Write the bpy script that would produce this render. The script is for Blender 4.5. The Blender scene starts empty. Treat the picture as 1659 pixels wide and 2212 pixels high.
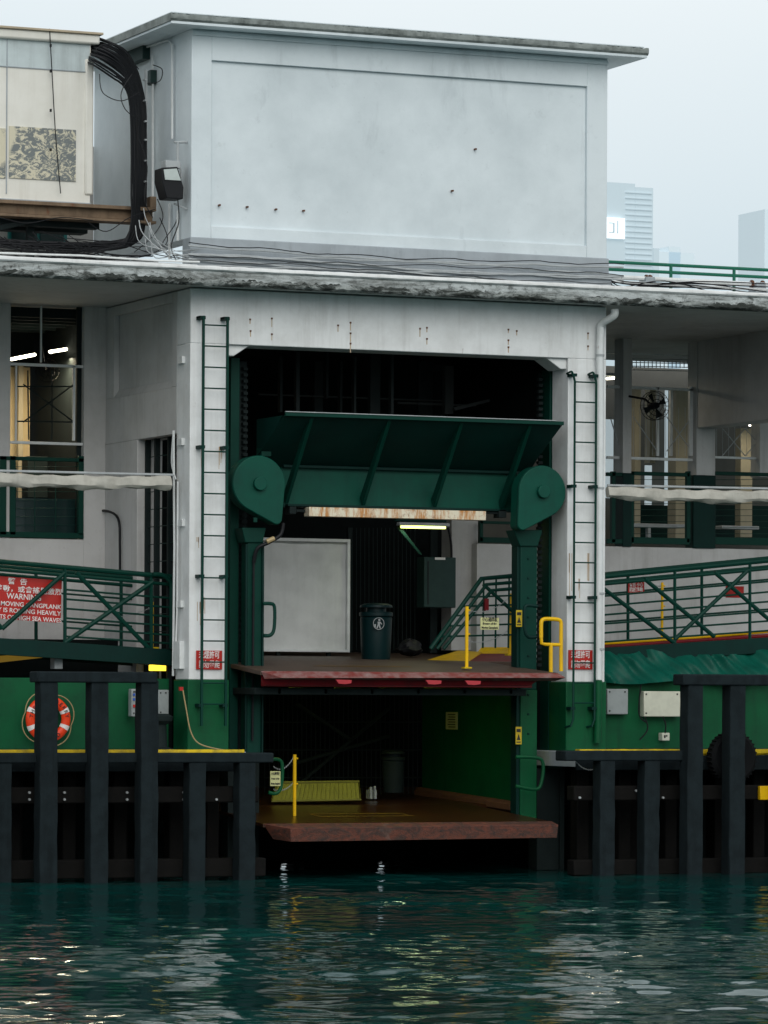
import bpy, math, random
import numpy as np
from mathutils import Vector, Matrix
random.seed(7)
rad=math.radians
# ---------------- survey of the photograph: camera calibration ----------------
F=9000.0; W=1659.0; CXP=829.5; HOR=1500.0; ROLL=0.005; YAW=rad(23.5); EYE=2.65
fwd=Vector((math.sin(YAW),math.cos(YAW),0)); rgt=Vector((math.cos(YAW),-math.sin(YAW),0)); upv=Vector((0,0,1))
CAM=-(fwd*60.0-rgt*2.813); CAM.z=EYE
def _d(u,v):
    x=u-CXP; y=v-HOR
    return fwd+rgt*((x+ROLL*y)/F)+upv*(-(y-ROLL*x)/F)
def S(u,v,Y):
    d=_d(u,v); return CAM+d*((Y-CAM.y)/d.y)
def SX(u,v,X):
    d=_d(u,v); return CAM+d*((X-CAM.x)/d.x)
def L(r,g,b):
    f=lambda c:(c/255/12.92 if c/255<=.04045 else ((c/255+.055)/1.055)**2.4)
    return (f(r),f(g),f(b),1)
# ---------------- materials ----------------
class NT:
    def __init__(s,name):
        s.m=bpy.data.materials.new(name); s.m.use_nodes=True; s.t=s.m.node_tree; s.n=s.t.nodes
        s.b=s.n['Principled BSDF']; s.tc=s.n.new('ShaderNodeTexCoord')
    def noise(s,scale=(1,1,1),sc=1,det=6,ro=.6,dist=0):
        mp=s.n.new('ShaderNodeMapping'); mp.inputs['Scale'].default_value=scale
        s.t.links.new(s.tc.outputs['Object'],mp.inputs[0])
        n=s.n.new('ShaderNodeTexNoise'); n.inputs['Scale'].default_value=sc; n.inputs['Detail'].default_value=det
        n.inputs['Roughness'].default_value=ro; n.inputs['Distortion'].default_value=dist
        s.t.links.new(mp.outputs[0],n.inputs['Vector']); return n.outputs['Fac']
    def ramp(s,fac,a,b,lo=0,hi=1):
        r=s.n.new('ShaderNodeMapRange'); r.inputs[1].default_value=a; r.inputs[2].default_value=b
        r.inputs[3].default_value=lo; r.inputs[4].default_value=hi
        s.t.links.new(fac,r.inputs[0]); return r.outputs[0]
    def mix(s,fac,a,b,mode='MIX'):
        m=s.n.new('ShaderNodeMix'); m.data_type='RGBA'; m.blend_type=mode
        if isinstance(fac,(int,float)): m.inputs[0].default_value=fac
        else: s.t.links.new(fac,m.inputs[0])
        for i,c in ((6,a),(7,b)):
            if isinstance(c,tuple): m.inputs[i].default_value=c
            else: s.t.links.new(c,m.inputs[i])
        return m.outputs[2]
    def mul(s,a,b):
        m=s.n.new('ShaderNodeMath'); m.operation='MULTIPLY'
        for i,c in ((0,a),(1,b)):
            if isinstance(c,(int,float)): m.inputs[i].default_value=c
            else: s.t.links.new(c,m.inputs[i])
        return m.outputs[0]
    def col(s,c): s.t.links.new(c,s.b.inputs['Base Color'])
    def bump(s,h,st=.2,d=.01):
        b=s.n.new('ShaderNodeBump'); b.inputs['Strength'].default_value=st; b.inputs['Distance'].default_value=d
        s.t.links.new(h,b.inputs['Height']); s.t.links.new(b.outputs[0],s.b.inputs['Normal'])
def paint(name,c,rough=.55,dirt=(.05,.05,.045,1),blotch=.3,streak=.25,rust=0.0,bump=.15,bsc=1.2,spec=.3,metal=0,fine=.7):
    k=NT(name); base=c
    n1=k.noise((1,1,1),bsc,8,.65)
    x=k.mix(k.ramp(n1,.42,.75,0,blotch),base,dirt)
    n2=k.noise((5,5,.35),1.3,7,.7)
    n2b=k.noise((1,1,1),.7,3,.5)
    x=k.mix(k.mul(k.ramp(n2,.5,.8,0,streak),k.ramp(n2b,.35,.6,.2,1.3)),x,dirt)
    n3=k.noise((1,1,1),14,5,.7)
    x=k.mix(k.ramp(n3,.62,.75,0,blotch*fine),x,dirt)
    if rust>0:
        n4=k.noise((3.5,3.5,.8),1.6,9,.75,.4)
        x=k.mix(k.ramp(n4,.68-rust*.3,.76-rust*.2,0,.9),x,(.15,.04,.012,1))
    k.col(x); k.b.inputs['Roughness'].default_value=rough; k.b.inputs['Specular IOR Level'].default_value=spec
    k.b.inputs['Metallic'].default_value=metal
    k.bump(k.mix(.5,n3,n1),bump,.012)
    return k.m
def plain(name,c,rough=.5,emit=0,spec=.4):
    k=NT(name); x=k.mix(k.ramp(k.noise((1,1,1),9,5,.6),.4,.75,0,.35),c,(c[0]*.6,c[1]*.6,c[2]*.6,1))
    k.col(x); k.b.inputs['Roughness'].default_value=rough; k.b.inputs['Specular IOR Level'].default_value=spec
    if emit:
        k.b.inputs['Emission Color'].default_value=c; k.b.inputs['Emission Strength'].default_value=emit
    return k.m
def block_paint():
    k=NT('white_wall_paint')
    n1=k.noise((1,1,1),.55,8,.65); n2=k.noise((2.2,2.2,.5),.9,7,.7,.4); n3=k.noise((1,1,1),16,5,.7); n4=k.noise((1,1,1),3.5,7,.75)
    x=k.mix(k.ramp(n1,.40,.75,0,.46),(.69,.76,.79,1),(.30,.36,.385,1))
    x=k.mix(k.ramp(n2,.58,.78,0,.36),x,(.18,.22,.24,1))
    x=k.mix(k.ramp(n4,.60,.74,0,.26),x,(.26,.30,.31,1))
    x=k.mix(k.ramp(n3,.66,.74,0,.25),x,(.2,.22,.22,1))
    k.col(x); k.b.inputs['Roughness'].default_value=.6; k.b.inputs['Specular IOR Level'].default_value=.3; k.bump(k.mix(.5,n4,n3),.3,.012); return k.m
WHITE=block_paint()
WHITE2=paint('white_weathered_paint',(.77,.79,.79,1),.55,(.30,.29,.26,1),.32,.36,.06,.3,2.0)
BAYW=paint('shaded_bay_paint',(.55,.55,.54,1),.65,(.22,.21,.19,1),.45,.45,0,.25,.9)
BOXW=paint('cabinet_cream_paint',(.76,.75,.69,1),.5,(.43,.40,.32,1),.25,.35,.0,.1,1.5)
GREYC=paint('grey_cement',(.36,.40,.43,1),.8,(.18,.20,.21,1),.5,.4,0,.4,1.8)
def fascia_mat():
    k=NT('weathered_fascia_concrete')
    n=k.noise((.5,.8,2.5),1.6,9,.75,.8); n2=k.noise((1,1,1.6),8,8,.75); n3=k.noise((1,1,1),.5,3,.5)
    x=k.mix(k.ramp(n,.47,.60,0,.85),(.50,.54,.54,1),(.14,.15,.14,1))
    x=k.mix(k.mul(k.ramp(n2,.50,.62,0,.95),k.ramp(n3,.38,.58,.35,1)),x,(.030,.035,.030,1))
    k.col(x); k.b.inputs['Roughness'].default_value=.85; k.bump(n2,.7,.04); return k.m
FASC=fascia_mat()
def fascia_dark():
    k=NT('mould_blackened_edge')
    n=k.noise((.6,1,2.0),3.0,9,.78,1.0); n2=k.noise((1,1,1),14,6,.7)
    x=k.mix(k.ramp(n,.42,.54,0,1),(.32,.35,.34,1),(.028,.034,.030,1)); x=k.mix(k.ramp(n2,.55,.7,0,.7),x,(.02,.025,.02,1))
    k.col(x); k.b.inputs['Roughness'].default_value=.9; k.bump(n2,.8,.04); return k.m
FASCD=fascia_dark()
FASC2=paint('mossy_roof_edge',(.25,.28,.27,1),.9,(.05,.06,.055,1),.8,.5,0,.6,4)
GREEN=paint('green_machine_paint',L(2,72,58),.5,(.003,.02,.018,1),.45,.4,.0,.12,2.2,.2)
GREEND=paint('dark_green_paint',L(2,42,37),.55,(.002,.01,.01,1),.5,.4,.0,.15,2.2,.15)
GREENW=paint('green_wall_paint',L(2,80,46),.55,(.003,.02,.013,1),.55,.5,.03,.25,1.6,.2)
GREENR=paint('green_rail_paint',L(2,54,44),.5,(.003,.02,.018,1),.35,.2,.0,.08,4,.15)
TARP=paint('green_tarpaulin',L(2,80,66),.5,(.002,.025,.02,1),.5,.3,0,.3,3,.2)
TIMB=paint('tarred_timber',(.0120,.0190,.0220,1),.85,(.004,.006,.007,1),.65,.9,0,1.0,5,.12)
TIMB2=paint('wet_brown_timber',(.0085,.0080,.0075,1),.8,(.003,.004,.004,1),.6,.5,.04,.8,5,.1)
DARK=paint('painted_interior_shade',(.006,.009,.009,1),.9,(.002,.003,.003,1),.5,.4,0,.3,2,.1)  # near-black colour puts the deep interior shade into the surfaces
DARK2=paint('dark_steelwork',(.012,.020,.020,1),.7,(.004,.007,.007,1),.5,.4,0,.3,3,.15)
RUST=paint('rusty_steel',(.13,.055,.028,1),.8,(.035,.018,.012,1),.6,.4,.3,.6,4)
def lip_mat():
    k=NT('flaking_rusty_lip'); n=k.noise((1,1,2),3.2,9,.78,.8); n2=k.noise((1,1,1),11,7,.75); n3=k.noise((1,1,1),2.3,6,.7)
    x=k.mix(k.ramp(n,.44,.58,0,1),(.125,.034,.018,1),(.045,.022,.016,1)); x=k.mix(k.ramp(n2,.52,.64,0,.85),x,(.020,.015,.013,1)); x=k.mix(k.ramp(n3,.60,.70,0,.5),x,(.15,.11,.09,1))
    k.col(x); k.b.inputs['Roughness'].default_value=.75; k.bump(n2,.8,.03); return k.m
LIP=lip_mat()
RUSTD=paint('weathered_brown_channel',(.20,.14,.09,1),.8,(.04,.03,.022,1),.6,.5,.35,.6,4)
PLRED=paint('red_plank_paint',L(118,50,46),.6,(.30,.25,.24,1),.8,.6,.16,.5,6,.3,0,.9)
PLRED2=paint('red_plank_edge',L(118,10,22),.5,(.04,.010,.010,1),.6,.3,.05,.3,4)
PLANK=paint('worn_gangplank_deck',L(78,64,54),.5,(.035,.022,.016,1),.75,.4,.25,.4,3)
PLANKW=paint('wet_rusty_deck',L(58,32,14),.28,(.012,.008,.005,1),.75,.2,.25,.5,2.5)
def beam_rust():
    k=NT('rust_stained_white_steel'); n=k.noise((6,3,1.2),1.5,8,.75,.3); n2=k.noise((1,1,1),12,6,.7)
    x=k.mix(k.ramp(n,.45,.58,0,.95),(.76,.70,.54,1),(.50,.20,.035,1)); x=k.mix(k.ramp(n2,.55,.68,0,.7),x,(.20,.07,.02,1))
    k.col(x); k.b.inputs['Roughness'].default_value=.6; k.bump(n2,.4,.01); return k.m
BEAMR=beam_rust()
YEL=paint('yellow_paint',L(232,184,4),.45,(.25,.14,.01,1),.3,.3,.0,.1,5)
YELD=paint('worn_yellow_edge',L(214,182,8),.6,(.05,.05,.02,1),.8,.3,.08,.2,6)
YELM=paint('faded_yellow_marking',L(120,92,16),.6,(.03,.02,.01,1),.9,.3,.1,.2,6)
YELG=paint('lime_yellow_panel',L(124,122,50),.5,(.08,.08,.02,1),.4,.3,0,.15,4)
PIPE=paint('white_pipe_paint',(.70,.73,.73,1),.45,(.3,.3,.27,1),.3,.4,.05,.1,5)
PIPEG=paint('grey_pipe_paint',(.40,.43,.44,1),.5,(.14,.14,.14,1),.4,.3,.0,.1,5)
BLK=plain('black_cable_rubber',(.007,.008,.010,1),.55,0,.25)
REDS=plain('red_sign_enamel',L(178,32,22),.4)
YELS=plain('yellow_sign_enamel',L(200,172,30),.4)
CREAMS=plain('pale_sign_plastic',L(196,196,140),.4)
SIGNW=plain('white_lettering',(.78,.76,.74,1),.5)
SIGNK=plain('black_lettering',(.02,.02,.02,1),.5)
ORNG=plain('orange_buoy_skin',L(232,62,14),.4)
GBOX=plain('grey_enclosure',(.27,.30,.30,1),.45)
CBOX=plain('cream_enclosure',(.60,.61,.50,1),.45)
GREYD=plain('dark_grey_enclosure',L(40,62,60),.5,0,.2)
BINM=plain('dark_teal_bin_plastic',L(4,36,38),.45,0,.2)
BOARD=paint('white_board_sheet',(.66,.68,.67,1),.6,(.44,.46,.45,1),.5,.4,0,.3,2.5)
TYRE=plain('tyre_rubber',(.007,.008,.009,1),.8,0,.1)
ROPE=plain('rope_fibre',(.36,.27,.13,1),.8)
ROOMW=paint('warm_room_wall',(.58,.46,.26,1),.7,(.3,.22,.12,1),.3,.3,0,.1,2)
ROOMG=paint('dim_room_wall',(.13,.13,.115,1),.7,(.05,.05,.05,1),.4,.3,0,.1,2)
LAMPW=plain('fluorescent_tube_white',(1,.93,.72,1),.4,9)
LAMPY=plain('fluorescent_tube_yellow',(.80,.92,.22,1),.4,4)
LAMPD=plain('added_lamp_diffuser_yellow',(.85,.92,.08,1),.4,7.5)
LAMPO=plain('sodium_lamp_yellow',(1,.72,.05,1),.4,2.0)
def glass():
    k=NT('dull_window_glass'); k.b.inputs['Base Color'].default_value=(.012,.03,.03,1); k.b.inputs['Roughness'].default_value=.15; return k.m
GLASS=glass()
# ---------------- mesh builder ----------------
ALL=[]
def top(name):
    e=bpy.data.objects.new(name,None); e.empty_display_size=.3
    bpy.context.collection.objects.link(e); return e
class MB:
    def __init__(s,par,name,mat,bevel=0):
        s.par,s.name,s.mat,s.bev=par,name,mat,bevel; s.v=[]; s.f=[]; ALL.append(s)
    def add(s,vs,fs):
        o=len(s.v); s.v+= [tuple(p) for p in vs]; s.f+=[tuple(i+o for i in f) for f in fs]; return s
    def box(s,x0,x1,y0,y1,z0,z1):
        if x0>x1:x0,x1=x1,x0
        if y0>y1:y0,y1=y1,y0
        if z0>z1:z0,z1=z1,z0
        return s.add([(x0,y0,z0),(x1,y0,z0),(x1,y1,z0),(x0,y1,z0),(x0,y0,z1),(x1,y0,z1),(x1,y1,z1),(x0,y1,z1)],
          [(0,3,2,1),(4,5,6,7),(0,1,5,4),(1,2,6,5),(2,3,7,6),(3,0,4,7)])
    def bx(s,u0,v0,u1,v1,Y,dep=.1):
        vm=(v0+v1)/2; a=S(u0,vm,Y).x; b=S(u1,vm,Y).x
        return s.box(a,b,Y,Y+dep,S(u0,v1,Y).z,S(u0,v0,Y).z)
    def prism(s,pts,y0,y1):
        n=len(pts); vs=[(x,y0,z) for x,z in pts]+[(x,y1,z) for x,z in pts]
        return s.add(vs,[tuple(range(n)),tuple(range(2*n-1,n-1,-1))]+[(i,i+n,(i+1)%n+n,(i+1)%n) for i in range(n)])
    def pp(s,uv,Y,dep=.05):
        return s.prism([(S(u,v,Y).x,S(u,v,Y).z) for u,v in uv],Y,Y+dep)
    def slab(s,q,th):
        q=[Vector(p) for p in q]; d=Vector((0,0,-th))
        return s.add(q+[p+d for p in q],[(0,1,2,3),(7,6,5,4)]+[(i,i+4,(i+1)%4+4,(i+1)%4) for i in range(4)])
    def ragged(s,x0,x1,y0,y1,z0,z1,n,jy,jz0,jz1):
        vs=[];fs=[];k=6; c=0
        for i in range(n+1):
            x=x0+(x1-x0)*i/n; c=c*.6+random.uniform(-1,1)
            a=random.uniform(-jz0,jz0)+c*jz0*.5; b=random.uniform(-jz1,jz1)
            h=z1-z0
            vs+=[(x,y1,z0),(x,y0+.03,z0+a),(x,y0+random.uniform(-jy,jy),z0+h*.3+a*.5),(x,y0+random.uniform(-jy,jy)*.6,z0+h*.7),(x,y0+.01,z1+b),(x,y1,z1)]
        for i in range(n):
            for j in range(k): fs.append((i*k+j,i*k+(j+1)%k,(i+1)*k+(j+1)%k,(i+1)*k+j))
        fs+=[tuple(range(k)),tuple(range(n*k,n*k+k))]
        return s.add(vs,fs)
    def tube(s,pts,r,n=8,closed=False):
        P=[Vector(p) for p in pts]; m=len(P); vs=[]; fs=[]; ref=None
        for i in range(m):
            if closed: t=P[(i+1)%m]-P[i-1]
            else: t=P[min(i+1,m-1)]-P[max(i-1,0)]
            t.normalize()
            if ref is None: ref=Vector((0,0,1)) if abs(t.z)<.9 else Vector((1,0,0))
            a=(ref-t*ref.dot(t)); 
            if a.length<1e-4: a=t.orthogonal()
            a.normalize(); ref=a; b=t.cross(a)
            for j in range(n):
                an=2*math.pi*j/n; vs.append(P[i]+(a*math.cos(an)+b*math.sin(an))*r)
        k=m if closed else m-1
        for i in range(k):
            for j in range(n):
                fs.append((i*n+j,i*n+(j+1)%n,((i+1)%m)*n+(j+1)%n,((i+1)%m)*n+j))
        if not closed: fs+= [tuple(range(n-1,-1,-1)),tuple(range((m-1)*n,m*n))]
        return s.add(vs,fs)
    def st(s,uv,Y,r,n=8,closed=False):
        return s.tube([S(u,v,Y) for u,v in uv],r,n,closed)
    def lathe(s,c,prof,n=28,axis='Z'):
        vs=[];fs=[]; m=len(prof)
        for r,h in prof:
            for j in range(n):
                a=2*math.pi*j/n
                if axis=='Z': vs.append((c[0]+r*math.cos(a),c[1]+r*math.sin(a),c[2]+h))
                else: vs.append((c[0]+r*math.cos(a),c[1]+h,c[2]+r*math.sin(a)))
        for i in range(m-1):
            for j in range(n): fs.append((i*n+j,i*n+(j+1)%n,(i+1)*n+(j+1)%n,(i+1)*n+j))
        fs+=[tuple(range(n-1,-1,-1)),tuple(range((m-1)*n,m*n))]
        return s.add(vs,fs)
def smoothpts(pts,k=6):
    out=[]; P=[Vector(p) for p in pts]
    for i in range(len(P)-1):
        p0=P[max(i-1,0)];p1=P[i];p2=P[i+1];p3=P[min(i+2,len(P)-1)]
        for j in range(k):
            t=j/k
            out.append(.5*((2*p1)+(p2-p0)*t+(2*p0-5*p1+4*p2-p3)*t*t+(3*p1-p0-3*p2+p3)*t**3))
    out.append(P[-1]); return out
def finish():
    import bmesh
    for s in ALL:
        if not s.v: continue
        me=bpy.data.meshes.new(s.name); me.from_pydata(s.v,[],s.f)
        bm=bmesh.new(); bm.from_mesh(me); bmesh.ops.recalc_face_normals(bm,faces=bm.faces); bm.to_mesh(me); bm.free()
        me.materials.append(s.mat); me.shade_smooth(); me.set_sharp_from_angle(angle=rad(35))
        o=bpy.data.objects.new(s.name,me); bpy.context.collection.objects.link(o)
        if s.par: o.parent=s.par
        if s.bev:
            b=o.modifiers.new('bevel','BEVEL'); b.width=s.bev; b.segments=2; b.limit_method='ANGLE'; b.angle_limit=rad(50)
def text(par,body,u,v,Y,hpx,mat,wpx=None,tilt=0,bold=0,name='lettering'):
    p=S(u,v,Y); c=bpy.data.curves.new(name,'FONT'); c.body=body; c.align_x='CENTER'; c.align_y='CENTER'
    pxm=(p-CAM).dot(fwd)/F; c.size=hpx*pxm*1.35; c.offset=bold; c.extrude=.0015
    c.materials.append(mat); o=bpy.data.objects.new(name,c); bpy.context.collection.objects.link(o)
    o.matrix_world=Matrix.Translation(p)@Matrix.Rotation(tilt,4,'Y')@Matrix.Rotation(rad(90),4,'X')
    if wpx:
        bpy.context.view_layer.update()
        w=o.dimensions.x
        if w>1e-4:
            o.matrix_world=o.matrix_world@Matrix.Diagonal((wpx*pxm/.917/w,1,1,1))
    o.parent=par; return o
def area(par,loc,sx,sy,power,col,rot=(0,0,0)):
    l=bpy.data.lights.new('lamp_light','AREA'); l.shape='RECTANGLE'; l.size=sx; l.size_y=sy; l.energy=power; l.color=col
    o=bpy.data.objects.new('lamp_light',l); bpy.context.collection.objects.link(o); o.location=loc; o.rotation_euler=rot; o.parent=par
# ---------------- levels ----------------
Zdeck=S(410,1620,0).z; Zgr=S(410,1468,0).z; Zlin=S(520,745,0).z
Yc=-.6; Zc0=S(412,612,Yc).z; Zc1=S(412,584,Yc).z; Zblk=S(405,512,0).z; Zroof=S(412,62,0).z
XL=S(493,1100,0).x; XR0=S(1226,1100,0).x; XR=S(1308,1100,0).x
XA=-9.0; XB=19.0
B=top('ferry_pier_building')
m=MB(B,'gate_pillars',WHITE2,.012)
m.box(0,XL,0,.55,Zgr,Zlin); m.box(XR0,XR,0,.55,Zgr,Zlin)
m.box(0,XR,0,.55,Zlin,Zc0)
m.prism([(XL,Zlin),(XL,Zlin-.16),(XL+.1,Zlin-.16),(XL+.34,Zlin)],.06,.5)
m.prism([(XR0,Zlin),(XR0-.34,Zlin),(XR0-.1,Zlin-.16),(XR0,Zlin-.16)],.06,.5)
m=MB(B,'gate_pillar_bases',GREENW,.012)
m.box(-.02,XL+.02,-.02,.57,Zdeck-.02,Zgr); m.box(XR0-.02,XR+.02,-.02,.57,Zdeck-.02,Zgr)
# canopy slab
m=MB(B,'canopy_fascia',FASC,0)
m.ragged(XA,XB,Yc,Yc+.16,Zc0+.02,Zc1,620,.016,.012,.004)
m=MB(B,'canopy_blackened_edge',FASCD,0)
m.ragged(XA,XB,Yc-.02,Yc+.15,Zc0-.012,Zc0+.075,620,.014,.014,.022)
m=MB(B,'canopy_edge_top',WHITE2,0); m.ragged(XA,XB,Yc-.03,Yc+.2,Zc1+.004,Zc1+.075,260,.006,.004,.004)
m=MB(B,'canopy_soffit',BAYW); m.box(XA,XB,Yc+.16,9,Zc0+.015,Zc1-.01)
# upper block
Zi1=S(457,130,0).z; Zi0=S(457,488,0).z; Xi0=S(457,300,0).x; Xi1=S(1268,360,0).x
m=MB(B,'upper_block_walls',WHITE,.008)
m.box(0,Xi0,0,4.2,Zblk,Zroof); m.box(Xi1,XR,0,4.2,Zblk,Zroof)
m.box(Xi0,Xi1,0,.4,Zi1,Zroof); m.box(Xi0,Xi1,0,.4,Zblk,Zi0)
m.box(Xi0,Xi1,.055,.4,Zi0,Zi1)
m=MB(B,'upper_block_cornice',WHITE,.006); m.box(.0,XR,-.03,-.001,Zroof-.09,Zroof-.03)
m=MB(B,'upper_block_roof',WHITE,.0); m.box(-.45,XR+.48,-.36,4.5,Zroof,Zroof+.035)
m=MB(B,'upper_block_roof_edge',FASC2,0)
m.ragged(-.47,XR+.5,-.38,4.52,Zroof+.036,Zroof+.14,180,.008,.004,.010)
m=MB(B,'upper_block_roof_lip',WHITE,.01); m.box(-.44,XR+.45,-.33,4.4,Zroof+.15,Zroof+.175)
m=MB(B,'cement_apron',GREYC,.01)
m.box(-.02,XR+.02,-.035,.3,Zc1,Zblk)
m.box(-.02,XR+.02,-.12,-.036,Zc1+.05,Zc1+.28)
m=MB(B,'anchor_holes',RUST)
ms=MB(B,'rust_runs',paint('rust_run_stain',(.45,.30,.17,1),.7,(.6,.58,.5,1),.6,.6,0,.1,8))
for u,v in [(475,443),(535,447),(597,452),(657,455),(1028,322),(978,412),(540,690),(587,688),(587,722),(541,715),(730,703),(757,697),(757,720),(757,742),(907,710),(922,708),(922,732),(1098,712),(1098,735),(1098,750),(1116,715),(1270,720),(1270,748)]:
    p=S(u,v,0); m.box(p.x-.012,p.x+.012,-.012,.05,p.z-.012,p.z+.012)
    if v>600: ms.box(p.x-.006,p.x+.007,-.0035,.01,p.z-random.uniform(.05,.14),p.z-.012)
for u,v,l in [(437,965,60),(476,965,55),(443,1290,40),(427,1160,30),(1232,1195,110),(1272,1195,80),(440,700,50),(1250,1250,60),(430,1300,60)]:
    p=S(u,v,0)
    for k in range(4): x=p.x+random.uniform(-.03,.03); ms.box(x-.003,x+.004,-.0035,.01,p.z-l/150*random.uniform(.3,.9),p.z)
# cabin
PB=top('rooftop_cabin')
m=MB(PB,'cabin_body',BOXW,.01); m.bx(-260,62,196,420,1.2,2.2)
m=MB(PB,'corner_post',BOXW,.03); m.bx(184,126,203,421,1.17,2.0)
m=MB(PB,'cabin_roof',BOXW,.03); m.bx(-270,40,217,62,1.12,2.4)
m=MB(PB,'cabin_roof_edge',paint('ochre_edge',(.50,.42,.30,1),.7),.005); m.bx(-270,35,224,40,1.08,2.46)
m=MB(PB,'cabin_top_band',paint('pale_blue_band',(.55,.63,.64,1),.5)); m.bx(-258,64,194,124,1.195,.05)
m=MB(PB,'cabin_joints',GREYC)
for u in (14,-130): m.bx(u,70,u+2,418,1.186,.02)
m.bx(-258,124,196,126,1.184,.02); m.bx(-258,414,196,417,1.186,.02)
def mural():
    k=NT('ink_print_pattern')
    n=k.noise((1.2,1,1.6),5.5,7,.78,1.6); n2=k.noise((1,1,1),1.5,2,.5,.5)
    f=k.mul(k.ramp(n,.47,.50),k.ramp(n2,.36,.42))
    k.col(k.mix(f,(.60,.56,.42,1),(.15,.17,.17,1))); return k.m
m=MB(PB,'printed_panel',mural()); m.bx(20,272,164,384,1.18,.02); m.bx(-110,270,12,378,1.18,.02)
m=MB(PB,'hanging_cable',BLK); m.tube(smoothpts([S(107,62,1.12),S(112,150,1.1),S(120,290,1.1),S(131,418,1.1)]),.008,5)
for v in (95,150,235,320): m.bx(109,v,112,v+6,1.08,.04)
SB=top('cabin_support_beam')
m=MB(SB,'rusty_channel',RUSTD,.006); m.bx(-260,416,338,424,1.0,.3); m.bx(-260,424,330,446,1.1,.04); m.bx(-260,446,338,452,1.0,.3); m.bx(325,424,338,448,1.0,.2)
m=MB(SB,'dark_brackets',DARK2,.005)
m.bx(-260,456,215,470,1.3,.2); m.bx(60,440,75,560,1.5,.1); m.bx(-40,440,-25,560,1.5,.1); m.pp([(0,486),(120,462),(122,470),(0,498)],1.2,.05)
m=MB(SB,'dark_boxes',DARK2,.01); m.bx(-60,470,190,492,1.8,.3)
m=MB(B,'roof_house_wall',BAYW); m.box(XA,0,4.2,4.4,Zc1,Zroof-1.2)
m=MB(B,'roof_house_window',paint('teal_frame',L(30,120,118),.5),.0); m.bx(20,486,145,532,4.1,.08)
m=MB(B,'roof_house_glass',GLASS); m.bx(26,490,80,530,4.05,.04); m.bx(88,490,138,530,4.05,.04)
CB=top('cable_bundle')
m=MB(CB,'thick_cables',BLK)
base=[(190,104),(218,112),(256,136),(284,172),(298,230),(301,320),(300,420),(298,470),(288,512),(255,530),(180,533),(60,528),(-60,520)]
for k in range(52):
    ox=random.uniform(-15,15); oy=random.uniform(-8,8)
    pts=[]
    for i,(u,v) in enumerate(base):
        wv=random.uniform(-2.5,2.5)
        du=ox*(.5 if i==0 else 1 if i<9 else .4); dv=oy*(1 if i<3 or i>7 else .2)+(-ox*1.5 if i<3 else -ox*.9 if i==3 else 0)
        pts.append(S(u+du+wv,v+dv+random.uniform(-2,2),(1.6 if i==0 else 1.0+ox*.01)))
    m.tube(smoothpts(pts,4),random.uniform(.009,.020),6)
m=MB(CB,'cable_clamps',PIPEG)
for v in (170,215,260,300,345,390): m.bx(313,v,318,v+3,1.0,.1)
m.bx(314,150,318,470,1.15,.05)
m=MB(CB,'loose_cables',BLK)
for k in range(34):
    u0=random.uniform(-30,180); u1=min(u0+random.uniform(120,260),395); v0=random.uniform(500,560); v1=random.uniform(525,566); Y=random.uniform(-.3,.7)
    m.tube(smoothpts([S(u0,v0,Y),S((u0+u1)/2+random.uniform(-30,30),max(v0,v1)+random.uniform(-8,10),Y),S(u1,v1,Y)],6),random.uniform(.005,.012),5)
for pts in [[(215,160),(222,200),(262,218),(300,200)],[(340,430),(352,470),(330,510),(290,545)],[(385,430),(380,480),(350,530),(372,560)],[(120,560),(220,520),(330,548),(400,560)],[(205,110),(225,96),(262,104),(300,150)],[(300,260),(270,235),(262,200),(285,160)],[(318,180),(345,175),(350,150),(330,140)],[(0,470),(60,482),(130,470),(200,476)],[(190,480),(230,500),(280,470),(335,452)],[(345,470),(362,520),(330,548),(300,556)],[(300,300),(318,360),(312,430),(330,470)]]:
    m.tube(smoothpts([S(u,v,.6) for u,v in pts]),.007,5)
m=MB(CB,'pale_cables',PIPEG)
for k in range(8):
    u0=random.uniform(290,350); v0=random.uniform(450,540)
    m.tube(smoothpts([S(u0,v0,.3),S(u0+10,v0+random.uniform(25,45),.2),S(u0+60,552+random.uniform(-15,10),0),S(430,545+random.uniform(-10,25),-.1)],5),random.uniform(.004,.008),5)
m=MB(B,'side_conduits',PIPE)
for u,v0,v1 in [(372,95,300),(384,455,520),(366,440,560),(330,120,470)]:
    m.tube([SX(u,v0,-.05),SX(u,v1,-.05)],.018,6)
m.tube(smoothpts([SX(262,118,-.05),SX(330,98,-.05),SX(362,88,-.05),SX(372,104,-.05)],5),.014,6)
m=MB(B,'side_junction_box',GREYD,.005); p=SX(300,120,-.05); m.box(-.12,0,p.y-.35,p.y+.35,p.z-.1,p.z+.1); p=SX(326,165,-.05); m.box(-.1,0,p.y-.12,p.y+.12,p.z-.12,p.z+.08)
FL=top('floodlight')
m=MB(FL,'bracket',PIPEG); m.st([(404,307),(376,307)],.15,.018); m.st([(384,307),(384,360)],.15,.02); m.st([(376,440),(404,452)],.15,.014); m.st([(362,350),(360,372)],.1,.012); m.st([(388,350),(392,385)],.1,.012)
m=MB(FL,'housing',BLK,.012); m.pp([(350,362),(384,360),(397,405),(396,430),(360,428),(350,390)],0.0,.32)
m=MB(FL,'gear_box',PIPEG,.008); m.bx(358,346,390,362,.05,.2)
m=MB(FL,'lens',plain('pale_glass',(.50,.56,.54,1),.2)); m.pp([(354,366),(382,364),(391,390),(357,388)],-.02,.015)
m=MB(FL,'lead',BLK); m.tube(smoothpts([S(384,430,.1),S(386,480,.1),S(370,530,.05),S(380,562,0)]),.009,5)
PC=top('service_pipes')
m=MB(PC,'thin_pipes',PIPEG); m2=MB(PC,'thin_dark_cables',BLK)
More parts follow.
